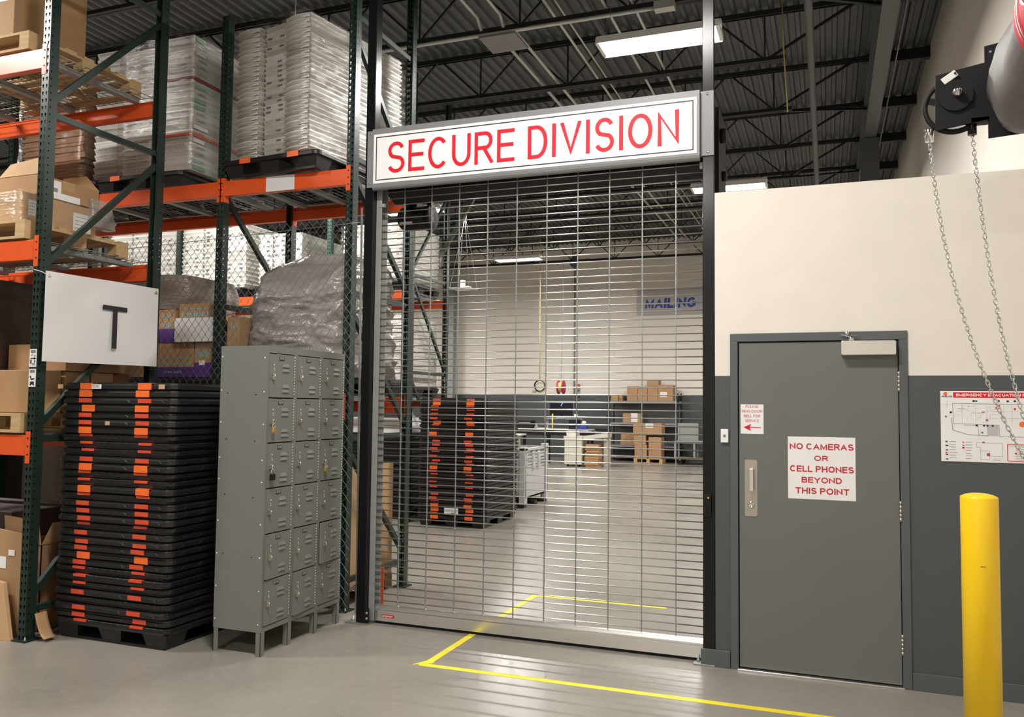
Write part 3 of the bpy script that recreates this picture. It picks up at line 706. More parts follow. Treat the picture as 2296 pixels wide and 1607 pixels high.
# ================================================================ black nesting plastic pallets
def rrect(w_, d, r, n=4):
    pts = []
    for cx, cy, a0 in ((w_-r, r, -PI/2), (w_-r, d-r, 0), (r, d-r, PI/2), (r, r, PI)):
        for i in range(n+1):
            a = a0+PI/2*i/n; pts.append((cx+r*math.cos(a)-w_/2, cy+r*math.sin(a)))
    return pts
def pallet_deck(w_, d, var, legs):
    """origin: middle of the front edge, underside of the lip at z=0, lip .044 high"""
    b = MB(); H = .043
    rings = [(0.010, 0.0), (0.0, .006), (0.0, H-.012), (.008, H-.010), (.010, H)] if var != 1 else [(.012, 0), (.004, .016), (0, .018), (0, H-.004), (.006, H)]
    base = rrect(w_, d, .06); n = len(base)
    idx = []
    for ins, z in rings:
        sx = (w_-2*ins)/w_; sy = (d-2*ins)/d; st = len(b.v)
        for k, (x, y) in enumerate(base):
            zz = z
            b.v.append((x*sx, ins+(y-0)*sy, zz))
        idx.append(st)
    for a, c in zip(idx, idx[1:]):
        for k in range(n): b.face([a+k, a+(k+1) % n, c+(k+1) % n, c+k])
    b.face([idx[0]+k for k in range(n)][::-1]); b.face([idx[-1]+k for k in range(n)])
    b.box(-w_/2+.035, w_/2-.035, .035, d-.035, H, H+.0062)      # raised deck that carries the next pallet
    # hand-hold recess shapes and ribs on the rim
    if var == 2:
        for x0, x1 in ((-.42, -.33), (-.13, .13), (.33, .42)):
            b.hexa([(x0, -.004, .012), (x1, -.004, .012), (x1, .01, .012), (x0, .01, .012), (x0+.03, -.004, .030), (x1-.03, -.004, .030), (x1, .01, .034), (x0, .01, .034)])
        for k in range(7):
            y = .12+.16*k; b.hexa([(w_/2-.006, y, .010), (w_/2+.004, y, .010), (w_/2+.004, y+.10, .010), (w_/2-.006, y+.10, .010), (w_/2-.006, y+.02, .030), (w_/2+.004, y+.02, .030), (w_/2+.004, y+.08, .030), (w_/2-.006, y+.08, .030)])
    if var == 1:
        for k in range(16):
            x = -.46+.062*k; b.box(x, x+.038, -.003, .004, H-.010, H-.002)
        for k in range(18):
            y = .05+.065*k; b.box(w_/2-.004, w_/2+.003, y, y+.038, H-.010, H-.002)
    if legs:
        for cx in (-w_/2+.12, 0, w_/2-.12):
            for cy in (.12, d/2, d-.12):
                p = [(cx-.10, cy-.10), (cx+.10, cy-.10), (cx+.10, cy+.10), (cx-.10, cy+.10)]; q = [(cx-.075, cy-.075), (cx+.075, cy-.075), (cx+.075, cy+.075), (cx-.075, cy+.075)]
                b.hexa([(*q[0], -.098), (*q[1], -.098), (*q[2], -.098), (*q[3], -.098), (*p[0], 0), (*p[1], 0), (*p[2], 0), (*p[3], 0)])
        b.box(-w_/2+.05, w_/2-.05, .04, .20, -.098, -.080); b.box(-w_/2+.05, w_/2-.05, d-.20, d-.04, -.098, -.080)
        b.box(-w_/2+.05, -w_/2+.19, .2, d-.2, -.098, -.080); b.box(w_/2-.19, w_/2-.05, .2, d-.2, -.098, -.080)
    return b
def strip_mesh(h0, h1, name, m):
    b = MB(); b.box(-.056, .056, -.0045, .0, h0, h1); b.box(-.056, .056, -.0045, .25, h1, h1+.0012) if h1 > .042 else None
    return b.mesh(name, M[m])
PALW, PALD = 1.0, 1.20
DECKS = {(v, l): pallet_deck(PALW, PALD, v, l).mesh('deck', M['blackplastic']) for v in (0, 1, 2) for l in (False, True)}
STRIPS = [strip_mesh(.001, .044, 'orange_strip', 'orangestrip'), strip_mesh(.012, .040, 'orange_strip', 'redstrip'), strip_mesh(.030, .0445, 'orange_strip', 'redstrip'), strip_mesh(.004, .030, 'orange_strip', 'redstrip')]
def pallet(loc, rz, label, group, var, stripe, legs=False, s2=None, dx=(0, 0)):
    t = thing('plastic_pallet', label, 'pallet', loc, rz, group)
    ob('deck', DECKS[(var, legs)], t)
    if stripe is not None:
        for x, d in zip((-.245, .255), dx): ob('orange_strip', STRIPS[stripe], t, (x+d, 0, 0))
    return t
rnd = random.Random(3)
# pattern of the front stack read from the top downwards: (deck variant, strip style)
PAT = [(0,0),(0,0),(2,1),(0,0),(2,1),(2,1),(0,0),(1,2),(1,2),(1,2),(2,1),(2,0),(1,2),(1,2),(0,0),(1,2),(2,1),(2,1),(2,1),(1,2),(2,1),(2,3),(2,1),(0,0),(2,1),(1,2),(1,2),(1,2),(2,1),(1,None),(2,1),(2,1),(1,2)]
def pallet_stack(x, y, rz, n, where, group, pitch=.0496, seed=1, nearend=True, jit=.008):
    r = random.Random(seed)
    for k in range(n):                      # k = 0 at the top
        z = .0985+(n-1-k)*pitch
        v, st = PAT[(k+seed) % len(PAT)] if seed != 1 else PAT[k]
        if seed == 9: st = None
        if k == n-1: lab = f'bottom black plastic pallet of the {where}'
        elif k == 0: lab = f'topmost black plastic pallet of the {where}'
        else: lab = f'black plastic pallet, {ordn(k)} from the top of the {where}'
        pallet((x+r.uniform(-jit, jit), y+r.uniform(-jit, jit), z), rz+r.uniform(-.006, .006), lab, group, v, st, legs=(k == n-1), dx=(r.uniform(-.02, .02), r.uniform(-.02, .02)))
pallet_stack(-3.962, -1.105, 0, 33, 'tall stack beside the lockers', 'pallets stacked beside the lockers')
pallet_stack(-4.135, 4.655, 0, 32, 'tall stack seen through the grille', 'pallets stacked behind the grille', pitch=.0500, seed=5)
pallet_stack(-5.52, 4.98, 0, 22, 'low stack inside the far rack', 'pallets stacked in the far rack', pitch=.0500, seed=9)
# torn labels on the front stack
TOPZ = .0985+32*.0496
for x, z, w_, lab in ((-4.16, TOPZ, .085, 'torn white barcode label on the topmost front pallet'), (-3.58, TOPZ, .05, 'torn beige label at the right of the topmost front pallet'), (-4.47, TOPZ, .045, 'scrap of torn label at the left corner of the topmost front pallet')):
    b = MB(); b.box(x, x+w_, -1.117, -1.1155, z+.006, z+.036, 0)
    for i in range(6): b.box(x+.006+w_*.13*i, x+.012+w_*.13*i, -1.1175, -1.117, z+.012, z+.032, 1) if w_ > .06 else None
    tag(b.build('torn_label', [M['label'] if w_ > .06 else M['cardlight'], M['graytext']]), lab, 'label')
tag(MB().box(-4.03, -3.99, -1.117, -1.1155, TOPZ-5*.0496+.010, TOPZ-5*.0496+.036).build('torn_label', M['cardlight']), 'small beige sticker on the sixth pallet down the front stack', 'label')
b = MB(); b.box(-4.22, -4.02, 4.640, 4.6415, .10+.06, .10+.15, 0)
for i in range(14): b.box(-4.21+.0135*i, -4.204+.0135*i, 4.639, 4.640, .20, .23, 1)
b.box(-4.12, -4.05, 4.639, 4.640, .168, .190, 1)
tag(b.build('barcode_label', [M['label'], M['graytext']]), 'white barcode label near the foot of the pallet stack behind the grille', 'label')

# ================================================================ locker bank
L = thing('locker_bank', 'gray three-wide six-tier steel locker bank standing in front of the fence', 'lockers', (-2.8525, -.946, 0))
LW, LD, LZ0, LZ1 = .915, .3705, .152, 1.98
b = MB(); b.box(-LD, .0, -.0015, .0, LZ0, LZ1); b.box(-LD, -.004, LW-.0015, LW, LZ0, LZ1); b.box(-LD, -LD+.0015, 0, LW, LZ0, LZ1)
b.box(-LD, -.004, 0, LW, LZ1-.003, LZ1); b.box(-LD, -.004, 0, LW, LZ0, LZ0+.003); b.build('body', M['locker'], L)
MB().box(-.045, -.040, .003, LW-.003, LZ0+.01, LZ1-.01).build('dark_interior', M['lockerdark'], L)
b = MB(); fw = .032
yy_ = [(LW*k/3+fw/2+.002, LW*(k+1)/3-fw/2-.002) for k in range(3)]
for u, v in yy_: b.box(-.03, 0, u, v, LZ1-.045, LZ1); b.box(-.03, 0, u, v, LZ0, LZ0+.03)
for k in range(4):
    yc = LW*k/3; b.box(-.03, 0, max(0, yc-fw/2-.002), min(LW, yc+fw/2+.002), LZ0, LZ1)
b.build('face_frame', M['locker'], L)
DW, DH = LW/3-fw-.008, (LZ1-.047-LZ0-.032)/6
def locker_door_mesh():
    b = MB(); w_, h = DW, DH-.008
    b.box(-.018, 0, 0, w_, 0, h)
    for z in (.068, .098, .205, .235):       # louvre pairs
        zz = h-z-.005
        b.hexa([(0, w_*.50, zz-.012), (0, w_*.80, zz-.012), (.007, w_*.79, zz-.010), (.007, w_*.51, zz-.010), (0, w_*.53, zz+.012), (0, w_*.77, zz+.012), (.001, w_*.74, zz+.008), (.001, w_*.56, zz+.008)])
    return b.mesh('locker_door', M['locker'])
dm = locker_door_mesh()
pm = MB(); pm.box(.0, .0012, -.026, .026, -.0125, .0125, 0)
for a in (-.022, -.010, .003, .013): pm.box(.0012, .0018, a, a+.007, -.008, .006, 1)
pm.box(.0012, .0018, -.022, .022, .006, .010, 1)
pm = pm.mesh('number_plate', [M['matteblack'], M['graytext']])
hm = MB(); hm.box(0, .004, -.010, .010, -.022, .022); hm.tube([(.004, -.018, -.010), (.024, -.020, -.010), (.024, -.020, .008), (.004, -.018, .008)], .004, 6); hm.box(0, .012, -.028, -.012, -.018, .016)
hm = hm.mesh('latch', M['nickel'])
rm = MB(); rm.lathe([(.004, 0), (.004, .002)], (0, 0, .075), 'x', 8); rm.lathe([(.003, 0), (.003, .002)], (0, .0, .052), 'x', 8); rm.bar((0.001, 0, .045), (.001, .004, .034), .004, .002); rm = rm.mesh('rivet', M['label'])
hg = MB()
for i in range(14): hg.tube([(0, 0, .012+.019*i), (0, 0, .027+.019*i)], .004, 6)
hg = hg.mesh('hinge', M['galv'])
OPEN = {(0, 4): -.045, (1, 5): -.05, (2, 4): -.075, (1, 4): -.02, (0, 5): -.015}
for r_ in range(6):
    for c_ in range(3):
        y0 = LW*c_/3+fw/2+.004; z0 = LZ1-.047-DH*(r_+1)+.004
        d = ob('locker_door', dm, L, (.0015, y0, z0))
        a = OPEN.get((c_, r_))
        if a:                                 # ajar about the hinge on its right-hand edge
            d.location = (.0015+DW*math.sin(-a), y0+DW*(1-math.cos(a)), z0); d.rotation_euler = (0, 0, -a if False else math.asin(math.sin(-a)))
        ob('number_plate', pm, d, (.0005, DW*.47, DH-.035)); ob('latch', hm, d, (.0, DW*.17, DH*.47)); ob('rivet', rm, d, (0, DW*.17, DH*.47)); ob('hinge', hg, d, (.0, DW+.003, .0))
for x, y in ((-.001, 0.001), (-.001, LW/3-.02), (-.001, 2*LW/3-.02), (-.001, LW-.041), (-LD+.001, 0.001), (-LD+.001, LW-.041)):
    b = MB(); s = -1 if x > -.1 else 1
    b.box(x, x+s*.003, y, y+.04, 0, LZ0); b.box(min(x, x+s*.036), max(x, x+s*.036), y, y+.003, 0, LZ0)
    b.build('leg', M['locker'], L)
b = MB()
for z in (.20, .41, .62, .83, 1.10, 1.24, 1.47, 1.68, 1.9):
    b.lathe([(.005, 0), (.005, -.002), (.002, -.003)], (-.022, 0, z), 'y', 8); b.lathe([(.005, 0), (.005, -.002), (.002, -.003)], (-LD+.012, 0, z+.01), 'y', 8)
for z in (.62, 1.00, 1.36, 1.66): b.lathe([(.0045, 0), (.0045, -.0015)], (-.085, 0, z), 'y', 8); b.lathe([(.0045, 0), (.0045, -.0015)], (-LD+.06, 0, z+.01), 'y', 8)
b.build('side_rivet', M['label'], L)
def padlock(c_, r_, m, sc, label):
    y = -.946+LW*c_/3+fw/2+.004+DW*.17-.02; z = LZ1-.047-DH*(r_+1)+.004+DH*.47-.012
    t = thing('padlock', label, 'padlock', (-2.8525+.026, y, z-.045*sc), 0, 'padlocks on the lockers')
    MB().box(-.008*sc, .008*sc, -.016*sc, .016*sc, -.016*sc, .016*sc).build('lock_body', M[m], t, bevel=.003)
    MB().tube([(0, -.011*sc, .014*sc), (0, -.011*sc, .034*sc), (0, -.006*sc, .042*sc), (0, .006*sc, .042*sc), (0, .011*sc, .034*sc), (0, .011*sc, .014*sc)], .003*sc, 6).build('shackle', M['chrome'], t)
padlock(0, 1, 'brass', 1, 'brass padlock on the second door down the left locker column')
padlock(0, 2, 'matteblack', 1.25, 'black padlock on the third door down the left locker column')
padlock(2, 2, 'brass', 1, 'brass padlock on the third door down the right locker column')
# ================================================================ loads on the racks
def carton(label, x0, x1, y0, y1, z0, z1, m='card', group='cardboard cartons', tape='x', rz=0, name='cardboard_box', labels=(), cat='box', bev=.004):
    cx, cy = (x0+x1)/2, (y0+y1)/2; t = thing(name, label, cat, (cx, cy, z0), rz, group); a, d, h = (x1-x0)/2, (y1-y0)/2, z1-z0
    MB().box(-a, a, -d, d, 0, h).build('box_body', M[m], t, bevel=bev)
    if tape == 'x':
        b = MB(); b.box(-a-.001, a+.001, -.028, .028, h-.06, h+.001); b.build('packing_tape', M['packtape'], t)
    elif tape == 'y':
        b = MB(); b.box(-.028, .028, -d-.001, d+.001, h-.06, h+.001); b.build('packing_tape', M['packtape'], t)
    for (f, u0, u1, v0, v1, mm) in labels:      # label on the front ('f') or on the right side ('r')
        b = MB()
        if f == 'f':
            b.box(-a+u0, -a+u1, -d-.0018, -d, v0, v1, 0)
            for i in range(4): b.box(-a+u0+.1*(u1-u0), -a+u0+(.9-.12*i)*(u1-u0), -d-.0024, -d-.0018, v1-(v1-v0)*(.2+.2*i)-.004, v1-(v1-v0)*(.2+.2*i), 1)
        else:
            b.box(a, a+.0018, -d+u0, -d+u1, v0, v1, 0)
            for i in range(4): b.box(a+.0018, a+.0024, -d+u0+.1*(u1-u0), -d+u0+(.9-.12*i)*(u1-u0), v1-(v1-v0)*(.2+.2*i)-.004, v1-(v1-v0)*(.2+.2*i), 1)
        b.build('shipping_label', [M[mm], M['graytext']], t)
    return t
def wood_pallet(x0, x1, y0, y1, z0, label, group='wooden pallets', dark=False):
    t = thing('wooden_pallet', label, 'pallet', (x0, y0, z0), 0, group); w_, d = x1-x0, y1-y0; m = M['wooddark' if dark else 'wood']
    for k in range(7):
        y = (d-.09)*k/6; ob('deck_board', MB().box(0, w_, y, y+.09, .112, .13).mesh('deck_board', m), t)
    for k in range(3):
        x = (w_-.09)*k/2
        b = MB()
        for yy in (0, d/2-.06, d-.12): b.box(x, x+.09, yy, yy+.12, .018, .094)
        b.box(x, x+.09, 0, d, .094, .112); b.build('stringer', m, t)
    for yy in (0, d/2-.045, d-.09): MB().box(0, w_, yy, yy+.09, 0, .018).build('bottom_board', m, t)
    return t
def wrap_shell(x0, x1, y0, y1, z0, z1, name, label, m, cat='stretch film', amp=.012, rz=0, seed=0, tail=None, piv=None):
    """loose film around a load: a thin wavy skirt"""
    r = random.Random(seed); b = MB(); per = []
    n = 14
    for i in range(n): per.append((x0+(x1-x0)*i/n, y0))
    for i in range(n): per.append((x1, y0+(y1-y0)*i/n))
    for i in range(n): per.append((x1-(x1-x0)*i/n, y1))
    for i in range(n): per.append((x0, y1-(y1-y0)*i/n))
    cx, cy = (x0+x1)/2, (y0+y1)/2; nv = 12; off = [[r.uniform(0, amp) for j in range(nv)] for i in per]
    def P(i, j):
        u, v = per[i]; o = off[i][j]; dx, dy = u-cx, v-cy; l = math.hypot(dx, dy)
        return (u+dx/l*(o+.004), v+dy/l*(o+.004), z0+(z1-z0)*j/(nv-1)+(r.uniform(0, .03) if j in (0,) else 0))
    b.grid(P, len(per), nv, closed_u=True)
    o = b.build(name, M[m]); tag(o, label, cat)
    if piv:
        o.data.transform(Matrix.Translation(Vector((-piv[0], -piv[1], 0)))); o.location = (piv[0], piv[1], 0); o.rotation_euler = (0, 0, rz)
    return o
def tub_mesh(w_, d, p, bulge, m, flare=.012):
    b = MB(); n = 7
    out = [(-w_/2+w_*i/(n-1), -bulge*math.sin(PI*i/(n-1))) for i in range(n)]+[(w_/2, d), (-w_/2, d)]
    N = len(out); rings = [(flare, 0), (.003, p*.62), (0, p*.70), (0, p-.0022), (.006, p-.0015)]; st = []
    for ins, z in rings:
        st.append(len(b.v))
        for x, y in out: b.v.append((x*(1-2*ins/w_), ins+y*(1-2*ins/d), z))
    for a, c in zip(st, st[1:]):
        for k in range(N): b.face([a+k, a+(k+1) % N, c+(k+1) % N, c+k])
    b.face([st[0]+k for k in range(N)][::-1]); b.face([st[-1]+k for k in range(N)])
    return b.mesh('mail_tub', [M[m]])
NT = [0]
def tub_column(x, y, z, w_, d, p, n, where, group, bulge=0, rz=0, kind='plain', seed=0, lean=(0, 0), mats=('tub', 'tub', 'tubgray', 'tub'), flare=.012):
    r = random.Random(seed); ms = [tub_mesh(w_, d, p, bulge, m, flare) for m in mats]
    ca, sa = math.cos(rz), math.sin(rz)
    fl = MB(); fl.hexa([(-.045, -.012, p*.18), (.045, -.012, p*.18), (.045, 0, p*.2), (-.045, 0, p*.2), (-.045, -.003, p*.86), (.045, -.003, p*.86), (.045, 0, p*.86), (-.045, 0, p*.86)]); fl = fl.mesh('label_flap', M['label'])
    pr = None
    if kind == 'print':
        q = MB(); put_text(q, 'UNITED STATES', -w_*.36, w_*.30, p*.56, p*.86, -.003, th=.0012); put_text(q, 'POSTAL SERVICE', -w_*.36, w_*.34, p*.14, p*.42, -.004, th=.006); pr = q.mesh('printed_lettering', M['tubprint'])
        q = MB(); put_text(q, 'UNITED STATES POSTAL SERVICE', -w_*.42, w_*.42, p*.45, p*.78, -.003, th=.0015); pr2 = q.mesh('printed_lettering', M['tubprint'])
    if kind == 'small':
        q = MB()
        for s in (-1, 1): q.box(s*w_*.27-.03, s*w_*.27+.02, -.004, .001, p*.36, p*.64)
        pr = q.mesh('printed_mark', M['tubprint']); q = MB(); q.box(w_*.2-.03, w_*.2+.02, -.004, .001, p*.36, p*.6); pr2 = q.mesh('printed_mark', M['tubprint'])
    for k in range(n):
        NT[0] += 1; xx = x+r.uniform(-.004, .004)+lean[0]*k/n; yy = y+r.uniform(-.004, .004)+lean[1]*k/n
        o = ob('mail_tub', r.choice(ms), None, (xx, yy, z+p*k)); o.rotation_euler = (0, 0, rz+r.uniform(-.006, .006))
        i = n-1-k
        tag(o, f'white mail tub, {ordn(i)}{"" if i == 0 else " from top"}, {where}', 'mail tub', group)
        if kind == 'flap': ob('label_flap', fl, o, (w_/2-.065, -.0, 0))
        if pr is not None and r.random() < (.8 if kind == 'print' else .6): ob('printed_lettering' if kind == 'print' else 'printed_mark', r.choice((pr, pr2)), o, (0, -bulge*.2, 0))
# --- right load on the upper level behind the fence (turned a little)
RZ = -.18; C0 = Vector((-3.38, .205)); U = Vector((math.cos(RZ), math.sin(RZ))); V = Vector((-math.sin(RZ), math.cos(RZ)))
pallet((-3.752, .17, 3.595), -.07, 'black plastic pallet under the right wrapped tub load on the upper orange beam', 'pallets on the racks', 0, 0, True)
tag(MB().box(-.47, .47, 0, 1.17, 0, .015).build('cardboard_sheet', M['carddark'], None, (-3.83, .26, 3.6448)), 'brown sheet lying between the black pallet and the right wrapped tub load', 'sheet'); bpy.data.objects['cardboard_sheet'].rotation_euler = (0, 0, RZ)
NL, PT = 27, .0420
for i, (w_, kind, bu, nm) in enumerate(((.29, 'flap', .030, 'right'), (.268, 'small', 0, 'middle'), (.285, 'flap', .030, 'left'))):
    off = (.145, .4375, .727)[i]; c = C0-U*off+V*(0 if i != 1 else .035)
    tub_column(c.x, c.y, 3.662, w_, 1.17, PT, NL, f'{nm} column of right wrapped load above fence', 'tubs in the right upper load', bu, RZ, kind, 20+i, lean=(0, -.01), mats=('tub1', 'tub1', 'tub2', 'tub3'), flare=.026 if i != 1 else .010)
cc = C0-U*.435+V*.58
o = wrap_shell(cc.x-.437, cc.x+.437, cc.y-.655, cc.y+.62, 3.663, 4.80, 'stretch_wrap', 'clear stretch film wound around the right tub load above the fence', 'filmdiag', rz=RZ, seed=3, piv=(cc.x, cc.y))
q = MB()
for k in (1, 5, 9, 13, 18, 22): put_text(q, 'UNITED STATES POSTAL SERVICE', -.50, .05, .013+PT*k, .030+PT*k, .4335+.002, '+x', th=.004)
pl = q.build('side_lettering', M['tubprint'], o)
pl.location = (0, 0, 3.662)
# --- left load on the upper level
pallet((-5.25, .27, 3.595), 0, 'black plastic pallet under the left wrapped tub load on the upper orange beam', 'pallets on the racks', 0, 0, True)
for i, (x, w_, y, nl, nm) in enumerate(((-4.865, .385, .30, 20, 'right'), (-5.255, .385, .30, 19, 'middle'), (-5.65, .37, .34, 20, 'left'))):
    tub_column(x, y, 3.645, w_, .95, .060, nl, f'{nm} column of left wrapped load above fence', 'tubs in the left upper load', 0, 0, 'print', 30+i, mats=('tub1', 'tub1', 'tub2', 'tub3'))
o = wrap_shell(-5.46, -4.66, .285, 1.26, 3.646, 4.84, 'stretch_wrap', 'crinkled stretch film around the left tub load above the fence', 'film', amp=.03, seed=5)
b = MB(); b.box(-4.668, -4.655, .30, 1.2, 4.445, 4.47, 0); b.box(-5.05, -4.655, .285, .294, 4.445, 4.47, 0)
tag(b.build('strap', M['maroon']), 'dark red strap around the left tub load', 'strap')
b = MB(); b.box(-4.668, -4.655, .30, 1.2, 3.945, 3.965, 0); b.box(-5.05, -4.655, .285, .294, 3.945, 3.965, 0)
tag(b.build('strap', M['rackorange']), 'orange-brown strap low around the left tub load', 'strap')
rr_ = random.Random(4)
for k in range(20):
    z = 3.648+.060*k; q = MB(); put_text(q, 'LABEL', .36, .48, z+.016, z+.044, -4.6725, '+x', th=.002); put_text(q, 'LABEL', 1.02, 1.12, z+.016, z+.044, -4.6725, '+x', th=.002)
    tagcol = rr_.choice(['label', 'green', 'green', 'blue', 'label'])
    o2 = q.build('printed_lettering', M['tubprint'])
    if rr_.random() < .35:
        q = MB(); q.box(-4.6725, -4.6700, .33, .33+rr_.uniform(.09, .18), z+.010, z+.042); q.build('color_label', M[tagcol], o2)
    tub = [x for x in bpy.data.objects if x.get('label', '').endswith('right column of left wrapped load above fence') and abs(x.location.z-(3.645+.060*k)) < .001][0]
    o2.parent = tub; o2.matrix_parent_inverse = Matrix.Translation(-Vector(tub.location))
# --- brown sheet load beyond
def sheet_stack(x0, x1, y0, y1, z0, z1, n, label, m='carddark', seed=0, jit=.02):
    r = random.Random(seed); b = MB()
    for k in range(n):
        a = [r.uniform(-jit, jit) for _ in range(4)]; za, zb = z0+(z1-z0)*k/n, z0+(z1-z0)*(k+.9)/n
        b.box(x0+a[0], x1+a[1], y0+a[2], y1+a[3], za, zb)
    return tag(b.build('cardboard_sheets', M[m]), label, 'cardboard', None, 'stuff')
pallet((-6.26, .27, 3.595), 0, 'black plastic pallet under the brown sheet load on the upper orange beam', 'pallets on the racks', 0, 0, True)
sheet_stack(-6.70, -5.93, .30, 1.22, 3.642, 4.62, 34, 'tall stack of brown corrugated sheets on the upper level left of the tub load', seed=2)
wrap_shell(-6.72, -5.91, .28, 1.24, 3.646, 4.60, 'stretch_wrap', 'stretch film around the brown sheet load at the upper left', 'film', seed=8, amp=.02)
# --- lower level behind the fence: shapeless wrapped bundle, printed cartons
pallet((-3.65, .30, 1.775), 0, 'black plastic pallet under the gray plastic-wrapped bundle', 'pallets on the racks', 0, 0, True)
pallet((-4.86, .34, 1.775), 0, 'black plastic pallet under the purple printed cartons', 'pallets on the racks', 0, None, True)
def lump(cx, cy, z0, z1, prof, label, m, seed, name='wrapped_bundle', amp=.045, nu=150, nv=80):
    from mathutils import noise
    b = MB()
    def P(i, j):
        t = j/(nv-1); a = 2*PI*i/nu; hx0, hx1, hy0, hy1 = prof(t); c, s_ = math.cos(a), math.sin(a); e = .45
        sx = math.copysign(abs(c)**e, c); sy = math.copysign(abs(s_)**e, s_); x = (hx1 if c > 0 else -hx0)*abs(sx) if False else ((hx0+hx1)/2+(hx1-hx0)/2*sx); y = (hy0+hy1)/2+(hy1-hy0)/2*sy
        p = Vector((x, y, z0+(z1-z0)*t)); q = Vector((x*1.6+seed, y*1.6, p.z*3)); n_ = noise.noise(q)*amp
        f = Vector((x*2.6+seed, y*2.6, p.z*6.5+.8*noise.noise(q*1.7))); rd = (1-abs(noise.noise(f)))**3*.55+(1-abs(noise.noise(f*2.3)))**3*.28+(1-abs(noise.noise(f*5.1)))**2*.12; n_ += (rd-.5)*amp*1.5
        return (cx+x+c*n_, cy+y+s_*n_, p.z+noise.noise(q*1.3)*amp*.6*min(1, 4*t))
    b.grid(P, nu, nv, closed_u=True)
    top = len(b.v); b.v.append((cx+(prof(1)[0]+prof(1)[1])/2, cy+(prof(1)[2]+prof(1)[3])/2, z1+.01))
    for i in range(nu): b.face([i*nv+nv-1, ((i+1) % nu)*nv+nv-1, top], 0, True)
    bot = len(b.v); b.v.append((cx, cy, z0))
    for i in range(nu): b.face([((i+1) % nu)*nv, i*nv, bot], 0, True)
    return tag(b.build(name, M[m]), label, 'bundle')
M['bale'] = mat('film_wrapped_brown_paper', (.25, .21, .18), .28, var=.3, scale=3, bump=.6, bscale=6, stretch=(1, 1, 7))
M['bundle'] = mat('crumpled_gray_film', (.30, .275, .26), .16, var=.30, scale=5, bump=.85, bscale=10, stretch=(1, 1, 2.2))
def bprof(t):
    k = .60 if t < .04 else 1
    l = -.49+.14*max(0, (t-.35)/.65)**1.6+.28*max(0, (t-.8)/.2)**2; r_ = .52-.03*max(0, (t-.75)/.25)-.10*max(0, (t-.9)/.1)**2
    f_ = -.50+.22*max(0, (t-.6)/.4)**2+.08*max(0, (t-.9)/.1); bk = .50-.10*max(0, (t-.5)/.5)
    return l, r_, f_, bk
lump(-3.625, .82, 1.825, 2.87, bprof, 'big gray bulging bundle of crumpled plastic film above the lockers', 'bundle', 1.7)
b = MB()
for p in [(-3.24, .33, 2.22), (-3.95, .36, 2.28), (-3.5, .31, 2.62)]:
    b.tube([(p[0], p[1]-.03, p[2]), (p[0]+.05, p[1]-.045, p[2]+.03), (p[0]+.12, p[1]-.03, p[2]+.01)], .008, 5)
def printed_box(x0, x1, y0, y1, z0, z1, label, top, words, rz=0, split=.5):
    t = thing('printed_box', label, 'box', ((x0+x1)/2, (y0+y1)/2, z0), rz, 'purple and brown printed cartons'); a, d, h = (x1-x0)/2, (y1-y0)/2, z1-z0
    MB().box(-a, a, -d, d, 0, h).build('box_body', M['card'], t, bevel=.003)
    MB().box(-a-.001, a+.001, -d-.001, d+.001, .002, h*split).build('purple_band', M['purple'], t)
    b = MB()
    for (wd, u0, u1, v0, v1) in words: put_text(b, wd, -a+u0*2*a, -a+u1*2*a, v0*h, v1*h, -d-.001, bold=.01, shear=.12)
    b.build('lettering', M['teal'], t)
    return t
printed_box(-5.02, -4.62, .36, .72, 1.822, 2.12, 'purple and brown carton printed Your Savings Connection behind the fence', 0, [('Your Savings', .08, .86, .50, .62), ('Connection!', .08, .92, .34, .47), ('more inside', .2, .7, .12, .2)], 0, .3)
t = printed_box(-4.61, -4.43, .36, .72, 1.822, 2.12, 'purple carton printed Inside, right of the Your Savings carton', 0, [('look what is', .16, .86, .82, .92), ('Inside!', .08, .92, .58, .80)], 0, .42)
b = MB(); b.box(-.035, .025, -.1835, -.182, .105, .145, 0); b.build('white_label', M['label'], t)
printed_box(-4.425, -4.335, .36, .72, 1.822, 2.12, 'purple carton partly hidden by the middle green post, lower row', 0, [('In', .1, .9, .58, .80)], 0, .42)
printed_box(-5.02, -4.84, .36, .72, 2.125, 2.42, 'upper purple and brown carton at the left edge behind the T banner', 0, [('look', .3, .9, .75, .88), ('ful', .3, .8, .45, .65)], 0, .42)
printed_box(-4.83, -4.52, .40, .72, 2.125, 2.47, 'tilted brown carton printed Inside behind the white box', 0, [('look what is', .2, .95, .84, .91), ('Inside!', .1, .98, .66, .82)], .05, .3)
printed_box(-4.235, -4.11, .32, .56, 1.822, 2.33, 'tall purple and brown carton behind the middle green post', 0, [('In', .3, .9, .8, .9)], 0, .45)
t = carton('plain white box in front of the purple printed cartons', -4.79, -4.37, .305, .395, 2.125, 2.335, 'paper', 'white cartons', None, 0)
tag(MB().hexa([(-4.62, .40, 2.345), (-4.33, .40, 2.345), (-4.33, .40, 2.349), (-4.62, .40, 2.349), (-4.70, .52, 2.395), (-4.30, .52, 2.395), (-4.30, .52, 2.399), (-4.70, .52, 2.399)]).build('cardboard_flap', M['carddark']), 'dark brown cardboard flap sticking up behind the plain white box', 'cardboard')
lump(-5.22, .80, 2.43, 2.74, lambda t: (-.44, .42+.06*math.sin(PI*t), -.40, .42), 'bulging film-wrapped brown paper bale behind the upper right corner of the T banner', 'bale' if 'bale' in M else 'carddark', 4.1, 'wrapped_bale', .012)
carton('plain brown carton at the back of the lower shelf behind the Inside carton', -4.95, -4.50, .78, 1.18, 1.822, 2.40, 'carddark', tape=None)
carton('plain brown carton at the back of the lower shelf behind the T banner', -5.98, -5.42, .34, 1.18, 1.70, 2.42, 'carddark', tape=None)
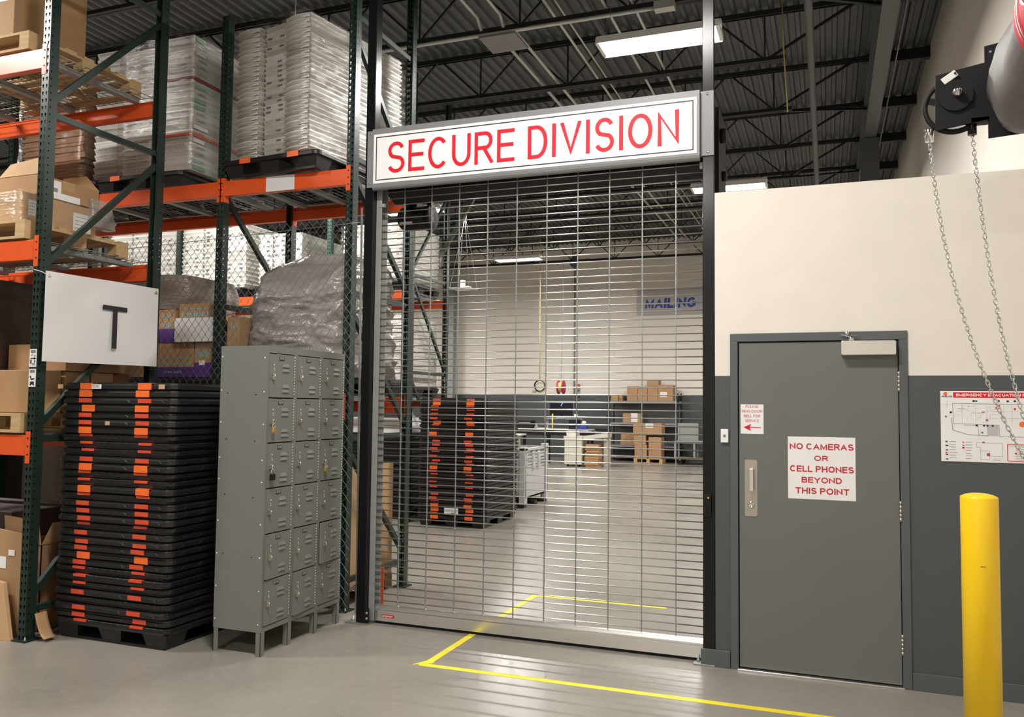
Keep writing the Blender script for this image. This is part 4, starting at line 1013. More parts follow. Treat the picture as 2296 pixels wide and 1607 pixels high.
# gaylord and pallet on the floor behind the gate post
wood_pallet(-4.2, -3.09, .36, 1.19, 0, 'worn wooden pallet under the tall cardboard bin behind the left gate post', dark=True)
carton('tall plain cardboard bin on a wooden pallet behind the left gate post', -4.15, -3.10, .40, 1.20, .131, 1.09, 'cardlight', 'cardboard cartons', None)
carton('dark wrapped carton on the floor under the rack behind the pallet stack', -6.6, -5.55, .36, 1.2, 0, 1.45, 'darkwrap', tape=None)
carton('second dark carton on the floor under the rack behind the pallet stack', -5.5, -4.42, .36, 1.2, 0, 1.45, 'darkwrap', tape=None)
carton('third dark carton on the floor far left under the rack behind the near rack', -8.9, -6.9, .36, 1.2, 0, 1.5, 'darkwrap', tape=None)  # unseen bulk added to keep the floor at far left dark
# --- near rack, top level
wood_pallet(-5.9, -4.70, -1.275, -.25, 4.075, 'pale wooden pallet on the top level of the near rack')
carton('large brown carton on the top shelf of the near rack at the left edge', -5.40, -4.95, -1.20, -.58, 4.207, 5.15, 'card', tape='y', labels=(('f', .27, .39, .30, .42, 'label'),))
# --- near rack, middle level
wood_pallet(-6.0, -4.66, -1.275, -.36, 2.73, 'wooden pallet on the middle level of the near rack')
carton('long film-wrapped brown carton on the middle level of the near rack', -5.75, -4.80, -1.20, -.55, 2.862, 3.09, 'cardlight', tape=None, labels=(('r', .06, .13, .07, .18, 'label'), ('r', .44, .60, .03, .17, 'label')))
wrap_shell(-5.76, -4.80, -1.21, -.54, 2.864, 3.10, 'stretch_wrap', 'shiny stretch film around the long carton on the middle level of the near rack', 'film', amp=.018, seed=11)
lump(-4.80, -.50, 2.95, 3.17, lambda t: (-.05, .055-.03*t, -.12, .10), 'loose crumpled film hanging off the rear end of the wrapped carton', 'bag', 9.0, 'loose_film', .035, 60, 24)
t = thing('open_box', 'open brown carton with raised flaps on top of the film-wrapped carton', 'box', (-5.02, -.78, 3.102), 0, 'cardboard cartons')
b = MB(); a, d, h, k = .20, .27, .15, .005
for q in ((-a, a, -d, -d+k), (-a, a, d-k, d), (-a, -a+k, -d, d), (a-k, a, -d, d)): b.box(*q, 0, h)
b.box(-a, a, -d, d, 0, .004); b.build('box_body', M['card'], t)
for pts in ([(-a, -d, h), (a, -d, h), (a-.02, -d+.05, h+.14), (-a+.05, -d+.05, h+.11)], [(-a, d, h), (a, d, h), (a-.1, d-.04, h+.12), (-a+.06, d-.04, h+.12)], [(-a, -d, h), (-a, d, h), (-a-.12, d-.06, h+.03), (-a-.12, -d+.06, h+.03)]):
    q = MB(); P_ = [Vector(p) for p in pts]; nrm = (P_[1]-P_[0]).cross(P_[3]-P_[0]).normalized()*.004; q.hexa([*P_, *[p+nrm for p in P_]]); q.build('flap', M['cardlight'], t)
b = MB(); b.box(a, a+.0015, -.24, -.08, .03, .135, 0); b.box(a+.0015, a+.002, -.20, -.11, .05, .08, 1); b.box(a, a+.0018, -.14, .09, .0, .05, 0); b.build('shipping_label', [M['label'], M['graytext']], t)
MB().box(a, a+.0015, -.07, .04, .08, .15).build('packing_tape', M['packtape'], t)
# --- near rack, lowest level
wood_pallet(-6.0, -4.62, -1.275, -.36, 1.387, 'pale wooden pallet on the lowest level of the near rack')
k = 0
for i, (x0, x1, y0, y1, m, lab) in enumerate(((-4.99, -4.66, -1.18, -.93, 'card', 'brown carton just left of the near green post, lowest level'), (-5.36, -5.0, -1.20, -.85, 'cardlight', 'brown carton at the left picture edge, lowest level'),
        (-4.96, -4.64, -.91, -.70, 'card', 'brown carton right of the near green post below the T banner, first of three'), (-4.98, -4.64, -.68, -.48, 'cardlight', 'brown carton below the T banner, second of three'), (-5.0, -4.66, -.46, -.30, 'carddark', 'brown carton below the T banner, third of three'))):
    carton(lab, x0, x1, y0, y1, 1.519, 1.82, m, tape='y' if i % 2 else None)
carton('wide brown carton lying on the row of cartons below the T banner', -5.2, -4.62, -.93, -.36, 1.823, 2.02, 'card', tape='x')
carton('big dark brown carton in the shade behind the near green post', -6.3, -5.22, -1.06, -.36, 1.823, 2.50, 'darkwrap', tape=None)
# --- near rack, ground
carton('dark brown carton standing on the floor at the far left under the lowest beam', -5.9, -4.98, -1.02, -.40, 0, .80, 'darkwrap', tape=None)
t = thing('open_box', 'large brown carton with ragged open flaps on the floor at the left edge', 'box', (-4.80, -.84, 0), 0, 'cardboard cartons')
b = MB(); a, d, h, k = .17, .22, .60, .006
for q in ((-a, a, -d, -d+k), (-a, a, d-k, d), (-a, -a+k, -d, d), (a-k, a, -d, d)): b.box(*q, 0, h)
b.box(-a, a, -d, d, 0, .004); b.build('box_body', M['carddark'], t)
for pts in ([(-a, -d, h), (a, -d, h), (a, -d-.03, h+.17), (-a, -d-.02, h+.19)], [(a, -d, h), (a, d, h), (a+.05, d-.05, h+.14), (a+.04, -d+.05, h+.15)], [(-a, d, h), (a, d, h), (a-.05, d+.02, h+.16), (-a+.05, d+.02, h+.17)]):
    q = MB(); P_ = [Vector(p) for p in pts]; nrm = (P_[1]-P_[0]).cross(P_[3]-P_[0]).normalized()*.005; q.hexa([*P_, *[p+nrm for p in P_]]); q.build('flap', M['card'], t)
def leaning(label, x0, x1, y, h, lean, m, tilt=0, th=.012, labels=()):
    t = thing('flattened_carton', label, 'cardboard', ((x0+x1)/2, y, 0), 0, 'flattened cartons'); a = (x1-x0)/2
    MB().hexa([(-a, 0, 0), (a, 0, 0), (a, th, 0), (-a, th, 0), (-a+tilt, lean, h), (a+tilt, lean, h-.04), (a+tilt, lean+th, h-.04), (-a+tilt, lean+th, h)]).build('folded_panel', M[m], t, bevel=.002)
    for (u0, u1, v0, v1) in labels:
        f_ = lambda v: lean*v/h-.002
        b = MB(); q = [(u0+tilt*v0/h, f_(v0), v0), (u1+tilt*v0/h, f_(v0), v0), (u1+tilt*v0/h, f_(v0)+.001, v0), (u0+tilt*v0/h, f_(v0)+.001, v0), (u0+tilt*v1/h, f_(v1), v1), (u1+tilt*v1/h, f_(v1), v1), (u1+tilt*v1/h, f_(v1)+.001, v1), (u0+tilt*v1/h, f_(v1)+.001, v1)]
        b.hexa(q); b.build('shipping_label', M['label'], t)
leaning('brown flattened carton with two white labels leaning at the left edge', -5.04, -4.60, -1.20, .72, .05, 'card', -.06, labels=((.05, .11, .53, .57), (-.06, .03, .44, .52)))
leaning('pale flattened carton leaning in front at the lower left corner', -4.90, -4.60, -1.30, .40, .06, 'cardlight', -.16, .03)
b = MB(); b.grid(lambda i, j: (-4.46+.10*i/7+.0, -1.235+.09*j/5, .02+.16*(1-i/7)**2), 8, 6); o = b.build('curled_cardboard', M['card']); sd = o.modifiers.new('thickness', 'SOLIDIFY'); sd.thickness = .005; sd.offset = 1
tag(o, 'curled scrap of cardboard on the floor between the near post and the pallet stack', 'cardboard')
# --- far rack: rows of tubs
for i, (x0, x1, top, n, y0, lab) in enumerate(((-6.02, -5.0, 4.17, 12, 4.90, 'first'), (-7.50, -6.72, 4.13, 11, 4.90, 'second'), (-8.96, -7.72, 4.33, 15, 4.90, 'third'), (-10.5, -9.12, 4.36, 13, 4.95, 'fourth'))):
    nm = ('far rack load behind gate post', 'far rack load with yellowish side', 'far rack load between middle green posts', 'far rack load left of near frame')[i]
    pallet(((x0+x1)/2, 4.88, 3.307), 0, f'black plastic pallet under the {nm}', 'pallets on the racks', 0, None, True)
    wc = (x1-x0)/3; p = (top-3.3565)/n
    for c in range(3):
        tub_column(x0+wc*(c+.5), y0, 3.3565, wc-.012, 1.08, p, n, f'{("left", "middle", "right")[c]} column, {nm}', 'tubs on the far rack', .012, 0, 'small', 50+i*3+c, flare=.020)
wrap_shell(-6.03, -4.985, 4.87, 6.0, 3.357, 4.16, 'stretch_wrap', 'glossy film around the tub load beside the end post of the far rack', 'filmdiag', amp=.02, seed=21)
pallet((-5.5, 4.88, 1.812), 0, 'black plastic pallet on the lower level of the far rack', 'pallets on the racks', 0, None, True)
sheet_stack(-5.98, -5.02, 4.93, 5.98, 1.862, 2.86, 16, 'white layered load on the lower level of the far rack seen beside the end post', 'tubgray', 6, .008)
wrap_shell(-6.0, -4.99, 4.90, 6.0, 1.863, 2.90, 'stretch_wrap', 'glossy film around the lower white load of the far rack', 'filmdiag', amp=.03, seed=22)
ZS = .0985+21*.0500+.044
t = carton('cream flat file box on the low pallet stack inside the far rack', -5.9, -5.05, 5.02, 5.6, ZS+.004, ZS+.10, 'label', 'flat boxes', None)
t = carton('second cream flat box lying on the first, inside the far rack', -5.88, -5.07, 5.05, 5.6, ZS+.104, ZS+.22, 'label', 'flat boxes', None)
tag(MB().hexa([(-5.85, 5.1, ZS+.224), (-5.10, 5.1, ZS+.224), (-5.10, 5.5, ZS+.224), (-5.85, 5.5, ZS+.224), (-5.80, 5.12, ZS+.32), (-5.16, 5.12, ZS+.32), (-5.16, 5.48, ZS+.32), (-5.80, 5.48, ZS+.32)]).build('gray_tray', M['graytext'], bevel=.01), 'dark gray plastic tray on the cream boxes inside the far rack', 'tray')
# ================================================================ door, signs, bell, poster, bollard, tape, banner, hoist
fr = thing('trim_1', 'gray hollow-metal frame around the door', 'door frame'); fr['kind'] = 'structure'
for x0, x1 in ((-.051, -.004), (.918, .966)):
    MB().box(x0, x1, -.012, .15, 0, 2.026).build('jamb', M['graypaint'], fr, bevel=.003)
MB().box(-.051, .966, -.012, .15, 2.026, 2.078).build('head', M['graypaint'], fr, bevel=.003)
MB().box(-.003, .917, .052, .12, 0, 2.025).build('door_stop', M['matteblack'], fr)
MB().box(-.01, .925, -.03, .05, 0, .011).build('threshold', M['alu'], fr, bevel=.003)
D = thing('door_1', 'closed dark gray steel door in the partition wall', 'door', (0, 0, 0)); D['kind'] = 'structure'
MB().box(.002, .914, .0, .044, .018, 2.020).build('leaf', M['doorpaint'], D, bevel=.002)
for z in (1.777, 1.018, .25):
    b = MB()
    for i in range(5): b.tube([(.917, -.010, z-.06+.0242*i), (.917, -.010, z-.06+.0242*i+.022)], .0075, 10)
    b.box(.914, .920, -.012, .0, z-.058, z+.058); b.build('hinge', M['nickel'], D)
pl = MB(); pr = [(x+.073, z+1.1145) for x, z in [(-.038+.010*(1-math.cos(a)), .1745-.010*(1-math.sin(a))) for a in (0,)]]
def rr2(x0, x1, z0, z1, r, n=5):
    o = []
    for cx, cz, a0 in ((x1-r, z0+r, -PI/2), (x1-r, z1-r, 0), (x0+r, z1-r, PI/2), (x0+r, z0+r, PI)):
        for i in range(n+1): a = a0+PI/2*i/n; o.append((cx+r*math.cos(a), cz+r*math.sin(a)))
    return o
pl = MB(); pl.prism(rr2(.036, .111, .940, 1.289, .012), 'y', -.003, .0); pl = pl.build('pull_plate', M['nickel'], D)
h = MB(); h.hexa([(.066, -.045, 1.10), (.090, -.045, 1.10), (.090, -.040, 1.10), (.066, -.040, 1.10), (.066, -.045, 1.235), (.090, -.045, 1.235), (.090, -.040, 1.235), (.066, -.040, 1.235)])
h.box(.066, .090, -.042, -.003, 1.228, 1.235); h.box(.066, .090, -.042, -.003, 1.098, 1.105); h.build('pull_handle', M['alu'], pl, bevel=.002)
MB().lathe([(.021, -.003), (.021, -.010), (.017, -.016), (.013, -.016), (.013, -.013), (.004, -.013)], (.074, 0, 1.012), 'y', 24).build('lock_cylinder', M['chrome'], pl)
cl = MB(); cl.prism(rr2(.600, .902, 1.932, 2.020, .012), 'y', -.062, -.001); cl = cl.build('door_closer', M['alu'], D, bevel=.004)
b = MB(); b.lathe([(.018, 2.021), (.018, 2.034), (.010, 2.040)], (.66, -.035, 0), 'z', 14); b.bar((.66, -.035, 2.040), (.605, -.022, 2.058), .02, .006); b.bar((.605, -.020, 2.058), (.70, -.06, 2.048), .018, .006); b.lathe([(.012, 2.045), (.012, 2.075), (.006, 2.08)], (.635, -.03, 0), 'z', 12)
b.build('closer_arm', M['chrome'], cl)
# door notices
def notice(name, label, x0, x1, z0, z1, y, m='signwhite'):
    t = thing(name, label, 'sign', ((x0+x1)/2, y, z0)); a = (x1-x0)/2
    MB().box(-a, a, -.0018, -.0002, 0, z1-z0).build('paper_sheet', M[m], t); return t, a, z1-z0
t, a, h = notice('notice_sign', 'white NO CAMERAS OR CELL PHONES notice in the middle of the gray door', .292, .676, 1.063, 1.440, 0)
MBL = lambda wd: MB()
b = MB(); X = lambda u: -a+u*2*a
for wd, u0, u1, v0, v1 in (('NO CAMERAS', .03, .975, .795, .895), ('OR', .395, .60, .617, .70), ('CELL PHONES', .03, .975, .435, .535), ('BEYOND', .205, .80, .262, .355), ('THIS POINT', .112, .905, .085, .185)):
    put_caps(MBL(wd), wd, X(u0), X(u1), v0*h, v1*h, -.0018, wt=.20, th=.0006, gap=.16).build('text_line', M['crimson'], t)
t, a, h = notice('notice_sign', 'small white PLEASE RING DOOR BELL notice with a red arrow beside the doorbell', .012, .150, 1.450, 1.634, 0)
b = MB()
for wd, u0, u1, v0, v1 in (('PLEASE', .22, .78, .88, .97), ('RING DOOR', .06, .94, .72, .81), ('BELL FOR', .15, .86, .56, .65), ('SERVICE', .20, .80, .40, .49)):
    put_caps(MBL(wd), wd, X(u0), X(u1), v0*h, v1*h, -.0018, wt=.13, th=.0006, gap=.16).build('text_line', M['crimson'], t)
b = MB(); v = lambda p: p*h
b.prism([(X(.12), v(.22)), (X(.46), v(.10)), (X(.40), v(.205)), (X(.88), v(.205)), (X(.88), v(.235)), (X(.40), v(.235)), (X(.46), v(.335))], 'y', -.0025, -.0018); b.build('arrow', M['red'], t)
t = thing('doorbell', 'cream doorbell button on the gray wall left of the door frame', 'doorbell', (-.0855, 0, 1.392))
MB().box(-.0235, .0235, -.018, 0, 0, .086).build('bell_case', M['signwhite'], t, bevel=.004)
MB().lathe([(.009, -.018), (.009, -.021), (.007, -.022)], (0, 0, .044), 'y', 16).build('button', M['graytext'], t)

M['yard'] = mat('pale_gray_print', (.50, .47, .49), .5)
# evacuation poster
t = thing('evacuation_poster', 'white EMERGENCY EVACUATION PLAN poster on the gray wall behind the chains', 'poster', (1.135, 0, 1.318))
PWd, PH = .60, .405
MB().box(0, PWd, -.005, 0, 0, PH).build('poster_board', M['signwhite'], t)
y0 = -.0055
def flat(name, m, fn):
    b = MB(); fn(b); return b.build(name, M[m], t)
MB().box(.066, PWd-.012, -.0056, -.005, .366, .397).build('title_band', M['red'], t)
b = MB(); put_caps(b, 'EMERGENCY EVACUATION PLAN', .081, .478, .374, .390, -.0056, wt=.22, th=.0005); b.build('title_lettering', M['signwhite'], t)
b = MB(); b.lathe([(.0001, -.005), (.011, -.0055)], (.026, 0, .388), 'y', 16); b.build('logo_disc', M['orangestrip'], t)
b = MB(); put_caps(b, 'FINELINE', .008, .060, .368, .377, -.005, wt=.24, th=.0006); b.build('logo_lettering', M['navy'], t)
b = MB()
def ln(x0, z0, x1, z1, wd=.0012): b.bar((x0, -.0054, z0), (x1, -.0054, z1), wd, .0006, (0, 1, 0))
for p in ((.062, .333, .60, .328), (.062, .333, .066, .218), (.066, .218, .295, .211), (.295, .211, .297, .147), (.297, .147, .60, .147)): ln(*p, .0026)
r = random.Random(2)
for i in range(34):
    x = r.uniform(.07, .27); z = r.uniform(.222, .322); l = r.uniform(.012, .05)
    if i % 2: ln(x, z, min(x+l, .29), z, .0008)
    else: ln(x, z, x, min(z+l*.5, .326), .0008)
for x in (.11, .18, .235, .32, .36, .44): ln(x, .22, x, .33, .0007)
for z in (.25, .29): ln(.23, z, .58, z, .0007)
for p in ((.18, .11, .31, .11), (.31, .11, .31, .035), (.31, .035, .245, .035), (.245, .035, .245, .015), (.245, .015, .20, .015), (.20, .015, .20, .065), (.18, .085, .18, .11), (.18, .085, .20, .085), (.20, .085, .20, .065), (.20, .065, .245, .065), (.245, .065, .245, .035)): ln(*p, .0014)
ln(.018, .326, .058, .326, .001); ln(.035, .305, .035, .347, .001)
b.build('floor_plan', M['graytext'], t)
b = MB(); ln(.055, .25, .062, .18, .003); ln(.062, .18, .14, .155, .003); ln(.14, .155, .24, .15, .003); ln(.19, .21, .195, .15, .002); b.build('road_outline', M['signgray'], t)
b = MB(); b.box(.235, .292, -.0053, -.005, .15, .21); b.build('shaded_yard', M['yard'], t)
for x, z in ((.165, .342), (.29, .343), (.335, .342), (.37, .343), (.047, .276), (.178, .203), (.215, .203), (.232, .203), (.258, .203)): MB().box(x, x+.011, -.0056, -.005, z, z+.011).build('exit_symbol', M['blacktext'], t)
for i in range(4): MB().box(.022, .036, -.0056, -.005, .088-.026*i, .094-.026*i).build('key_symbol', M['blacktext'], t)
b = MB()
for q in ((.285, .318, .018, .008), (.278, .305, .02, .008), (.37, .298, .01, .012), (.11, .108, .008, .006), (.11, .09, .008, .006), (.108, .075, .012, .009), (.022, .046, .010, .007), (.37, .05, .01, .008)): b.box(q[0], q[0]+q[2], -.0056, -.005, q[1], q[1]+q[3])
for p in ((.335, .105, .60, .10), (.335, .105, .335, .012), (.335, .012, .60, .005)): ln(*p, .004)
b.build('red_symbol', M['red'], t)
b = MB()
for q in ((.21, .282, .016, .006), (.23, .234, .011, .011), (.21, .108, .012, .009), (.232, .036, .016, .016)): b.box(q[0], q[0]+q[2], -.0056, -.005, q[1], q[1]+q[3])
b.build('magenta_symbol', mat('magenta_print', (.40, .01, .17), .5), t)
b = MB()
for q in ((.178, .342, .011, .010), (.022, .252, .010, .010), (.205, .163, .011, .010), (.022, .108, .012, .010)): b.box(q[0], q[0]+q[2], -.0056, -.005, q[1], q[1]+q[3])
b.build('green_symbol', mat('green_print', (.03, .25, .18), .5), t)
b = MB(); b.lathe([(.0001, -.005), (.016, -.0056)], (.41, 0, .218), 'y', 16); b.build('orange_mark', M['orangestrip'], t)
b = MB()
for i in range(7):
    MB().box(.042, .075+.01*r.random(), -.0054, -.005, .112-.0155*i, .1150-.0155*i).build('text_row', M['graytext'], t); MB().box(.125, .150+.012*r.random(), -.0054, -.005, .110-.0155*i, .113-.0155*i).build('text_row', M['graytext'], t)
for wd, q in (('Ground Level', (.12, .183, .205, .212)), ('2nd Level', (.262, .30, .012, .019))): put_text(MB(), wd, *q, -.005, th=.0005).build('caption', M['navy'], t)
put_caps(MB(), 'IN CASE OF EMERGENCY', .345, .46, .090, .096, -.005, wt=.2, th=.0005).build('caption', M['graytext'], t)
for i in range(7): MB().box(.375, .44, -.0054, -.005, .078-.010*i, .080-.010*i).build('text_row', M['graytext'], t)

# bollard
Bh = 1.252
t = thing('bollard', 'tall yellow steel bollard in front of the gray wall at the right', 'bollard', (0, 0, 0))
BOL = t
MB().lathe([(.0705, 0), (.0705, Bh), (.069, Bh+.004), (.052, Bh+.012), (.03, Bh+.017), (.001, Bh+.019)], n=48).build('pipe', M['yellow'], t)
b = MB(); r = random.Random(5)
for (a, z, wd, hh) in ((-1.45, .36, .006, .022), (-1.45, .335, .006, .03), (-1.52, .98, .004, .004), (-1.40, .98, .014, .002), (-1.55, .12, .006, .006), (-1.49, .085, .008, .007), (-1.62, .075, .008, .022), (-1.42, .075, .010, .012), (-1.36, .07, .012, .007), (-1.70, .09, .005, .006)):
    c_, s_ = math.cos(a), math.sin(a); p = Vector((c_*.0709, s_*.0709, z)); tn = Vector((-s_, c_, 0))*wd/2; nn = Vector((c_, s_, 0))*.0006; up = Vector((0, 0, hh/2))
    b.hexa([p-tn-up, p+tn-up, p+tn-up+nn, p-tn-up+nn, p-tn+up, p+tn+up, p+tn+up+nn, p-tn+up+nn])
b.build('paint_chip', M['rust'], t)
t.location = (1.108, -1.46, 0); t.rotation_euler = (0, 0, -.15)

# floor tape
def tape(label, pts, w_):
    b = MB()
    for (p, q) in zip(pts, pts[1:]):
        p, q = Vector((*p, .0008)), Vector((*q, .0008)); b.bar(p, q, w_, .0014, (0, 0, 1))
    return tag(b.build('floor_tape', M['tape']), label, 'floor tape', 'yellow floor tapes')
tape('long yellow floor tape running to the bottom edge in front of the grille', [(-1.86, -.675), (-1.2, -.668), (-.4, -.662), (.9, -.650)], .050)
tape('yellow floor tape passing under the grille, between the two long strips', [(-1.825, -.63), (-1.826, .3), (-1.815, 1.35)], .050)
tape('yellow floor tape lying behind the grille', [(-1.84, 1.375), (-1.2, 1.378), (-.70, 1.382)], .050)
tag(MB().hexa([(-1.90, -.70, .0), (-1.80, -.64, .0), (-1.79, -.615, 0), (-1.85, -.60, 0), (-1.90, -.70, .0024), (-1.80, -.64, .0024), (-1.79, -.615, .0024), (-1.85, -.60, .0024)]).build('tape_scrap', M['tape']), 'torn corner scrap of yellow tape where two strips meet', 'floor tape', 'yellow floor tapes')

# T banner hung on the near frame (plane x = -4.40)
t = thing('aisle_banner', 'white vinyl banner with a black letter T hung on the near green frame', 'banner', (-4.425, -1.291, 1.872))
BW, BH = 1.025, .615
b = MB()
def bp(i, j):
    u, v = i/24, j/10; return (.012*math.sin(PI*u*1.0)*(v) + .004*math.sin(9*u+2*v), u*BW, v*(BH-.0*u)+.012*u)
b.grid(bp, 25, 11, smooth=False); o = b.build('banner_sheet', M['vinyl'], t); sd = o.modifiers.new('thickness', 'SOLIDIFY'); sd.thickness = .001
b = MB(); b.box(.022, .0235, .472, .697, .400, .433); b.box(.022, .0235, .566, .607, .118, .401); o = b.build('letter', M['blacktext'], t)
o.location = (-.0045, 0, .005)
for yy, zz in ((.03, BH-.03), (BW-.03, BH-.02)):
    MB().lathe([(.006, .004), (.012, .006), (.012, .002)], (0, yy, zz), 'x', 14).build('grommet', M['brass'], t)
MB().tube([(.0, .03, BH-.03), (-.01, -.02, BH-.01), (-.035, -.06, BH+.0)], .003, 6).build('cable_tie', M['white'], t)
MB().tube([(.0, BW-.03, BH-.02), (-.03, BW-.0, BH-.02)], .003, 6).build('cable_tie', M['white'], t)
# handling labels on the near post
for z, lab in ((1.835, 'upper white handling-symbol label on the near green post'), (1.700, 'lower white handling-symbol label on the near green post')):
    t = thing('post_label', lab, 'label', (-4.53, F1Y0-.0385, z), 0, 'labels on the near post')
    MB().box(-.032, .032, -.0012, 0, 0, .122).build('sticker', M['label'], t)
    b = MB(); b.box(-.022, .022, -.0018, -.0012, .095, .115)
    b.build('gray_block', M['signgray'], t)
    b = MB()
    if z > 1.8:
        b.prism([(-.024, .075), (-.008, .085), (-.008, .079), (.004, .088)], 'y', -.0018, -.0012); b.box(.008, .024, -.0018, -.0012, .072, .078); b.box(-.022, .02, -.0018, -.0012, .055, .061); b.prism([(.01, .068), (.028, .058), (.01, .049)], 'y', -.0018, -.0012)
        b.box(-.024, -.012, -.0018, -.0012, .022, .05); b.box(-.008, .022, -.0018, -.0012, .014, .018); b.box(-.008, .022, -.0018, -.0012, .022, .026); b.box(.012, .022, -.0018, -.0012, .03, .046)
    else:
        b.prism([(-.024, .075), (-.012, .075), (-.006, .056), (.02, .06), (.02, .05), (-.012, .046)], 'y', -.0018, -.0012); b.box(-.018, .018, -.0018, -.0012, .016, .036); b.lathe([(.006, -.0018), (.006, -.0012)], (-.014, 0, .014), 'y', 8); b.lathe([(.006, -.0018), (.006, -.0012)], (.014, 0, .014), 'y', 8)
    b.build('symbols', M['blacktext'], t)

# rolling-door hoist at the upper right
H0 = Vector((1.0, -1.0, 0))
t = thing('chain_hoist', 'black chain-wheel hoist plate of a rolling door at the upper right', 'chain hoist', (1.0, -1.0, 2.9))
b = MB(); b.prism([(.028, .070), (.245, .030), (.500, .005), (.500, .235), (.29, .33), (.235, .345), (.235, .315-.03), (.028, .310)], 'y', 0, .008) if False else b.prism([(.020, .055), (.025, .325), (.235, .362), (.235, .440), (.30, .45), (.62, .45), (.62, .02), (.245, -.005), (.245, .085)], 'y', 0, .008)
b.build('side_plate', M['matteblack'], t, bevel=.001)
MB().lathe([(.075, -.012), (.075, 0)], (.11, 0, .215), 'y', 28).build('bearing_cap', M['matteblack'], t)
b = MB(); b.lathe([(.022, -.012), (.022, -.03)], (.115, 0, .225), 'y', 14); b.build('hub', M['rust'], t)
b = MB(); b.lathe([(.019, -.03), (.021, -.036), (.017, -.04), (.012, -.04), (.011, -.058), (.004, -.062)], (.115, 0, .225), 'y', 16); b.build('shaft_end', M['chrome'], t)
b = MB(); b.bar((.055, -.010, .285), (.115, -.010, .325), .008, .034, (1, 0, -1.4)); b.build('lever', M['white'], t, bevel=.003)
MB().lathe([(.005, -.016), (.005, -.02)], (.108, 0, .320), 'y', 10).build('lever_pin', M['matteblack'], t)
b = MB()
b.tube([(.105+.125*math.cos(2*PI*i/36), .03, .175+.125*math.sin(2*PI*i/36)) for i in range(36)], .013, 8, closed=True)
for k in range(5): a = 2*PI*k/5+.3; b.bar((.105, .03, .175), (.105+.12*math.cos(a), .03, .175+.12*math.sin(a)), .03, .01, (0, 1, 0))
b.build('chain_wheel', M['matteblack'], t)
for x, z, m_ in ((-.002, .040, 'chrome'), (.182, .055, 'black')):
    MB().lathe([(.020, -.028), (.020, .03), (.017, .034)], (x, .03, z), 'z', 16).build('chain_guide', M[m_], t)
b = MB(); b.box(.175, .25, .0, .05, .075, .10); b.build('guide_bracket', M['matteblack'], t)
for x, z in ((.26, .41), (.26, .31), (.34, .035)): MB().lathe([(.006, -.002), (.006, 0)], (x, 0, z), 'y', 10).build('bolt', M['galv'], t)
# chains
def chain(label, pts, off=0):
    P_ = [Vector(p) for p in pts]; seg = [(P_[i+1]-P_[i]).length for i in range(len(P_)-1)]; tot = sum(seg); pitch = .0225; n = int(tot/pitch); b = MB()
    for k in range(n):
        d = pitch*k; i = 0
        while i < len(seg)-1 and d > seg[i]: d -= seg[i]; i += 1
        c = P_[i].lerp(P_[i+1], d/seg[i]); tdir = (P_[i+1]-P_[i]).normalized()
        a = tdir.cross(Vector((0, 1, 0))).normalized()
        if k % 2: a = tdir.cross(a).normalized()
        pts_ = []; L, R = .0085, .0072
        for q in range(10):
            an = 2*PI*q/10; pts_.append(c+tdir*(math.sin(an)*R+(L if math.sin(an) > 0 else -L)*(abs(math.sin(an)) > .05))+a*math.cos(an)*R)
        b.tube(pts_, .0026, 5, closed=True)
    return tag(b.build('hand_chain', M['chrome']), label, 'chain', 'hoist chains')
y = -.97
def curve(p0, p1, p2, n=14): return [tuple((1-u)**2*Vector(p0)+2*u*(1-u)*Vector(p1)+u*u*Vector(p2)) for u in [i/n for i in range(n+1)]]
chain('left hanging loop of the hoist chain crossing the poster', curve((.998, y, 2.93), (1.055, y, 2.05), (1.365, y, 1.40), 20)+[(1.44, y, 1.28)])
chain('right hanging loop of the hoist chain close to the picture edge', curve((1.182, y, 2.93), (1.245, y, 2.05), (1.375, y, 1.56), 20)+[(1.47, y, 1.28)])
# coated fabric roll hood with red logo
t = thing('door_hood', 'taupe fabric cover of a rolled-up door with a red logo at the top right corner', 'rolling door', (1.445, -1.03, 3.08))
b = MB()
def hp(i, j):
    a = 2*PI*i/40; yy = -j*.16; n_ = .010*math.sin(5*a+j*.8)+.008*math.sin(2.3*j+a)
    rad = .235+n_-(.03 if j == 0 else 0); return (rad*math.cos(a), yy, rad*math.sin(a))
b.grid(hp, 40, 14, closed_u=True)
b.face([i*14 for i in range(40)][::-1]); b.build('fabric_cover', M['fabric'], t)
b = MB()
def lp(i, j):
    a = PI*.78+1.25*i/11; yy = -.86-.9*j/7; rad = .256
    return (rad*math.cos(a), yy, rad*math.sin(a))
b.grid(lp, 12, 8); lg = b.build('logo_patch', M['redvinyl'], t)
def onl(u, v, rad=.260):
    a = PI*.78+1.25*u; yy = -.86-.9*v
    return (rad*math.cos(a), yy, rad*math.sin(a))
b = MB()
for off in (.05, .10): b.tube([onl(off, .02+.96*i/12) for i in range(13)]+[onl(1-off, .98)], .002, 5); b.tube([onl(off+(.9-off)*i/8, .03+off*.6) for i in range(9)], .002, 5)
b.tube([onl(.5+.22*math.cos(2*PI*i/20), .33+.16*math.sin(2*PI*i/20)) for i in range(20)], .005, 6, closed=True)
b.tube([onl(.28, .56), onl(.72, .56)], .008, 6); b.tube([onl(.72, .56), onl(.70, .66), onl(.58, .70), onl(.50, .64), onl(.49, .56)], .008, 6); b.tube([onl(.5, .62), onl(.28, .72)], .008, 6)
b.build('logo_lettering', M['signwhite'], lg)
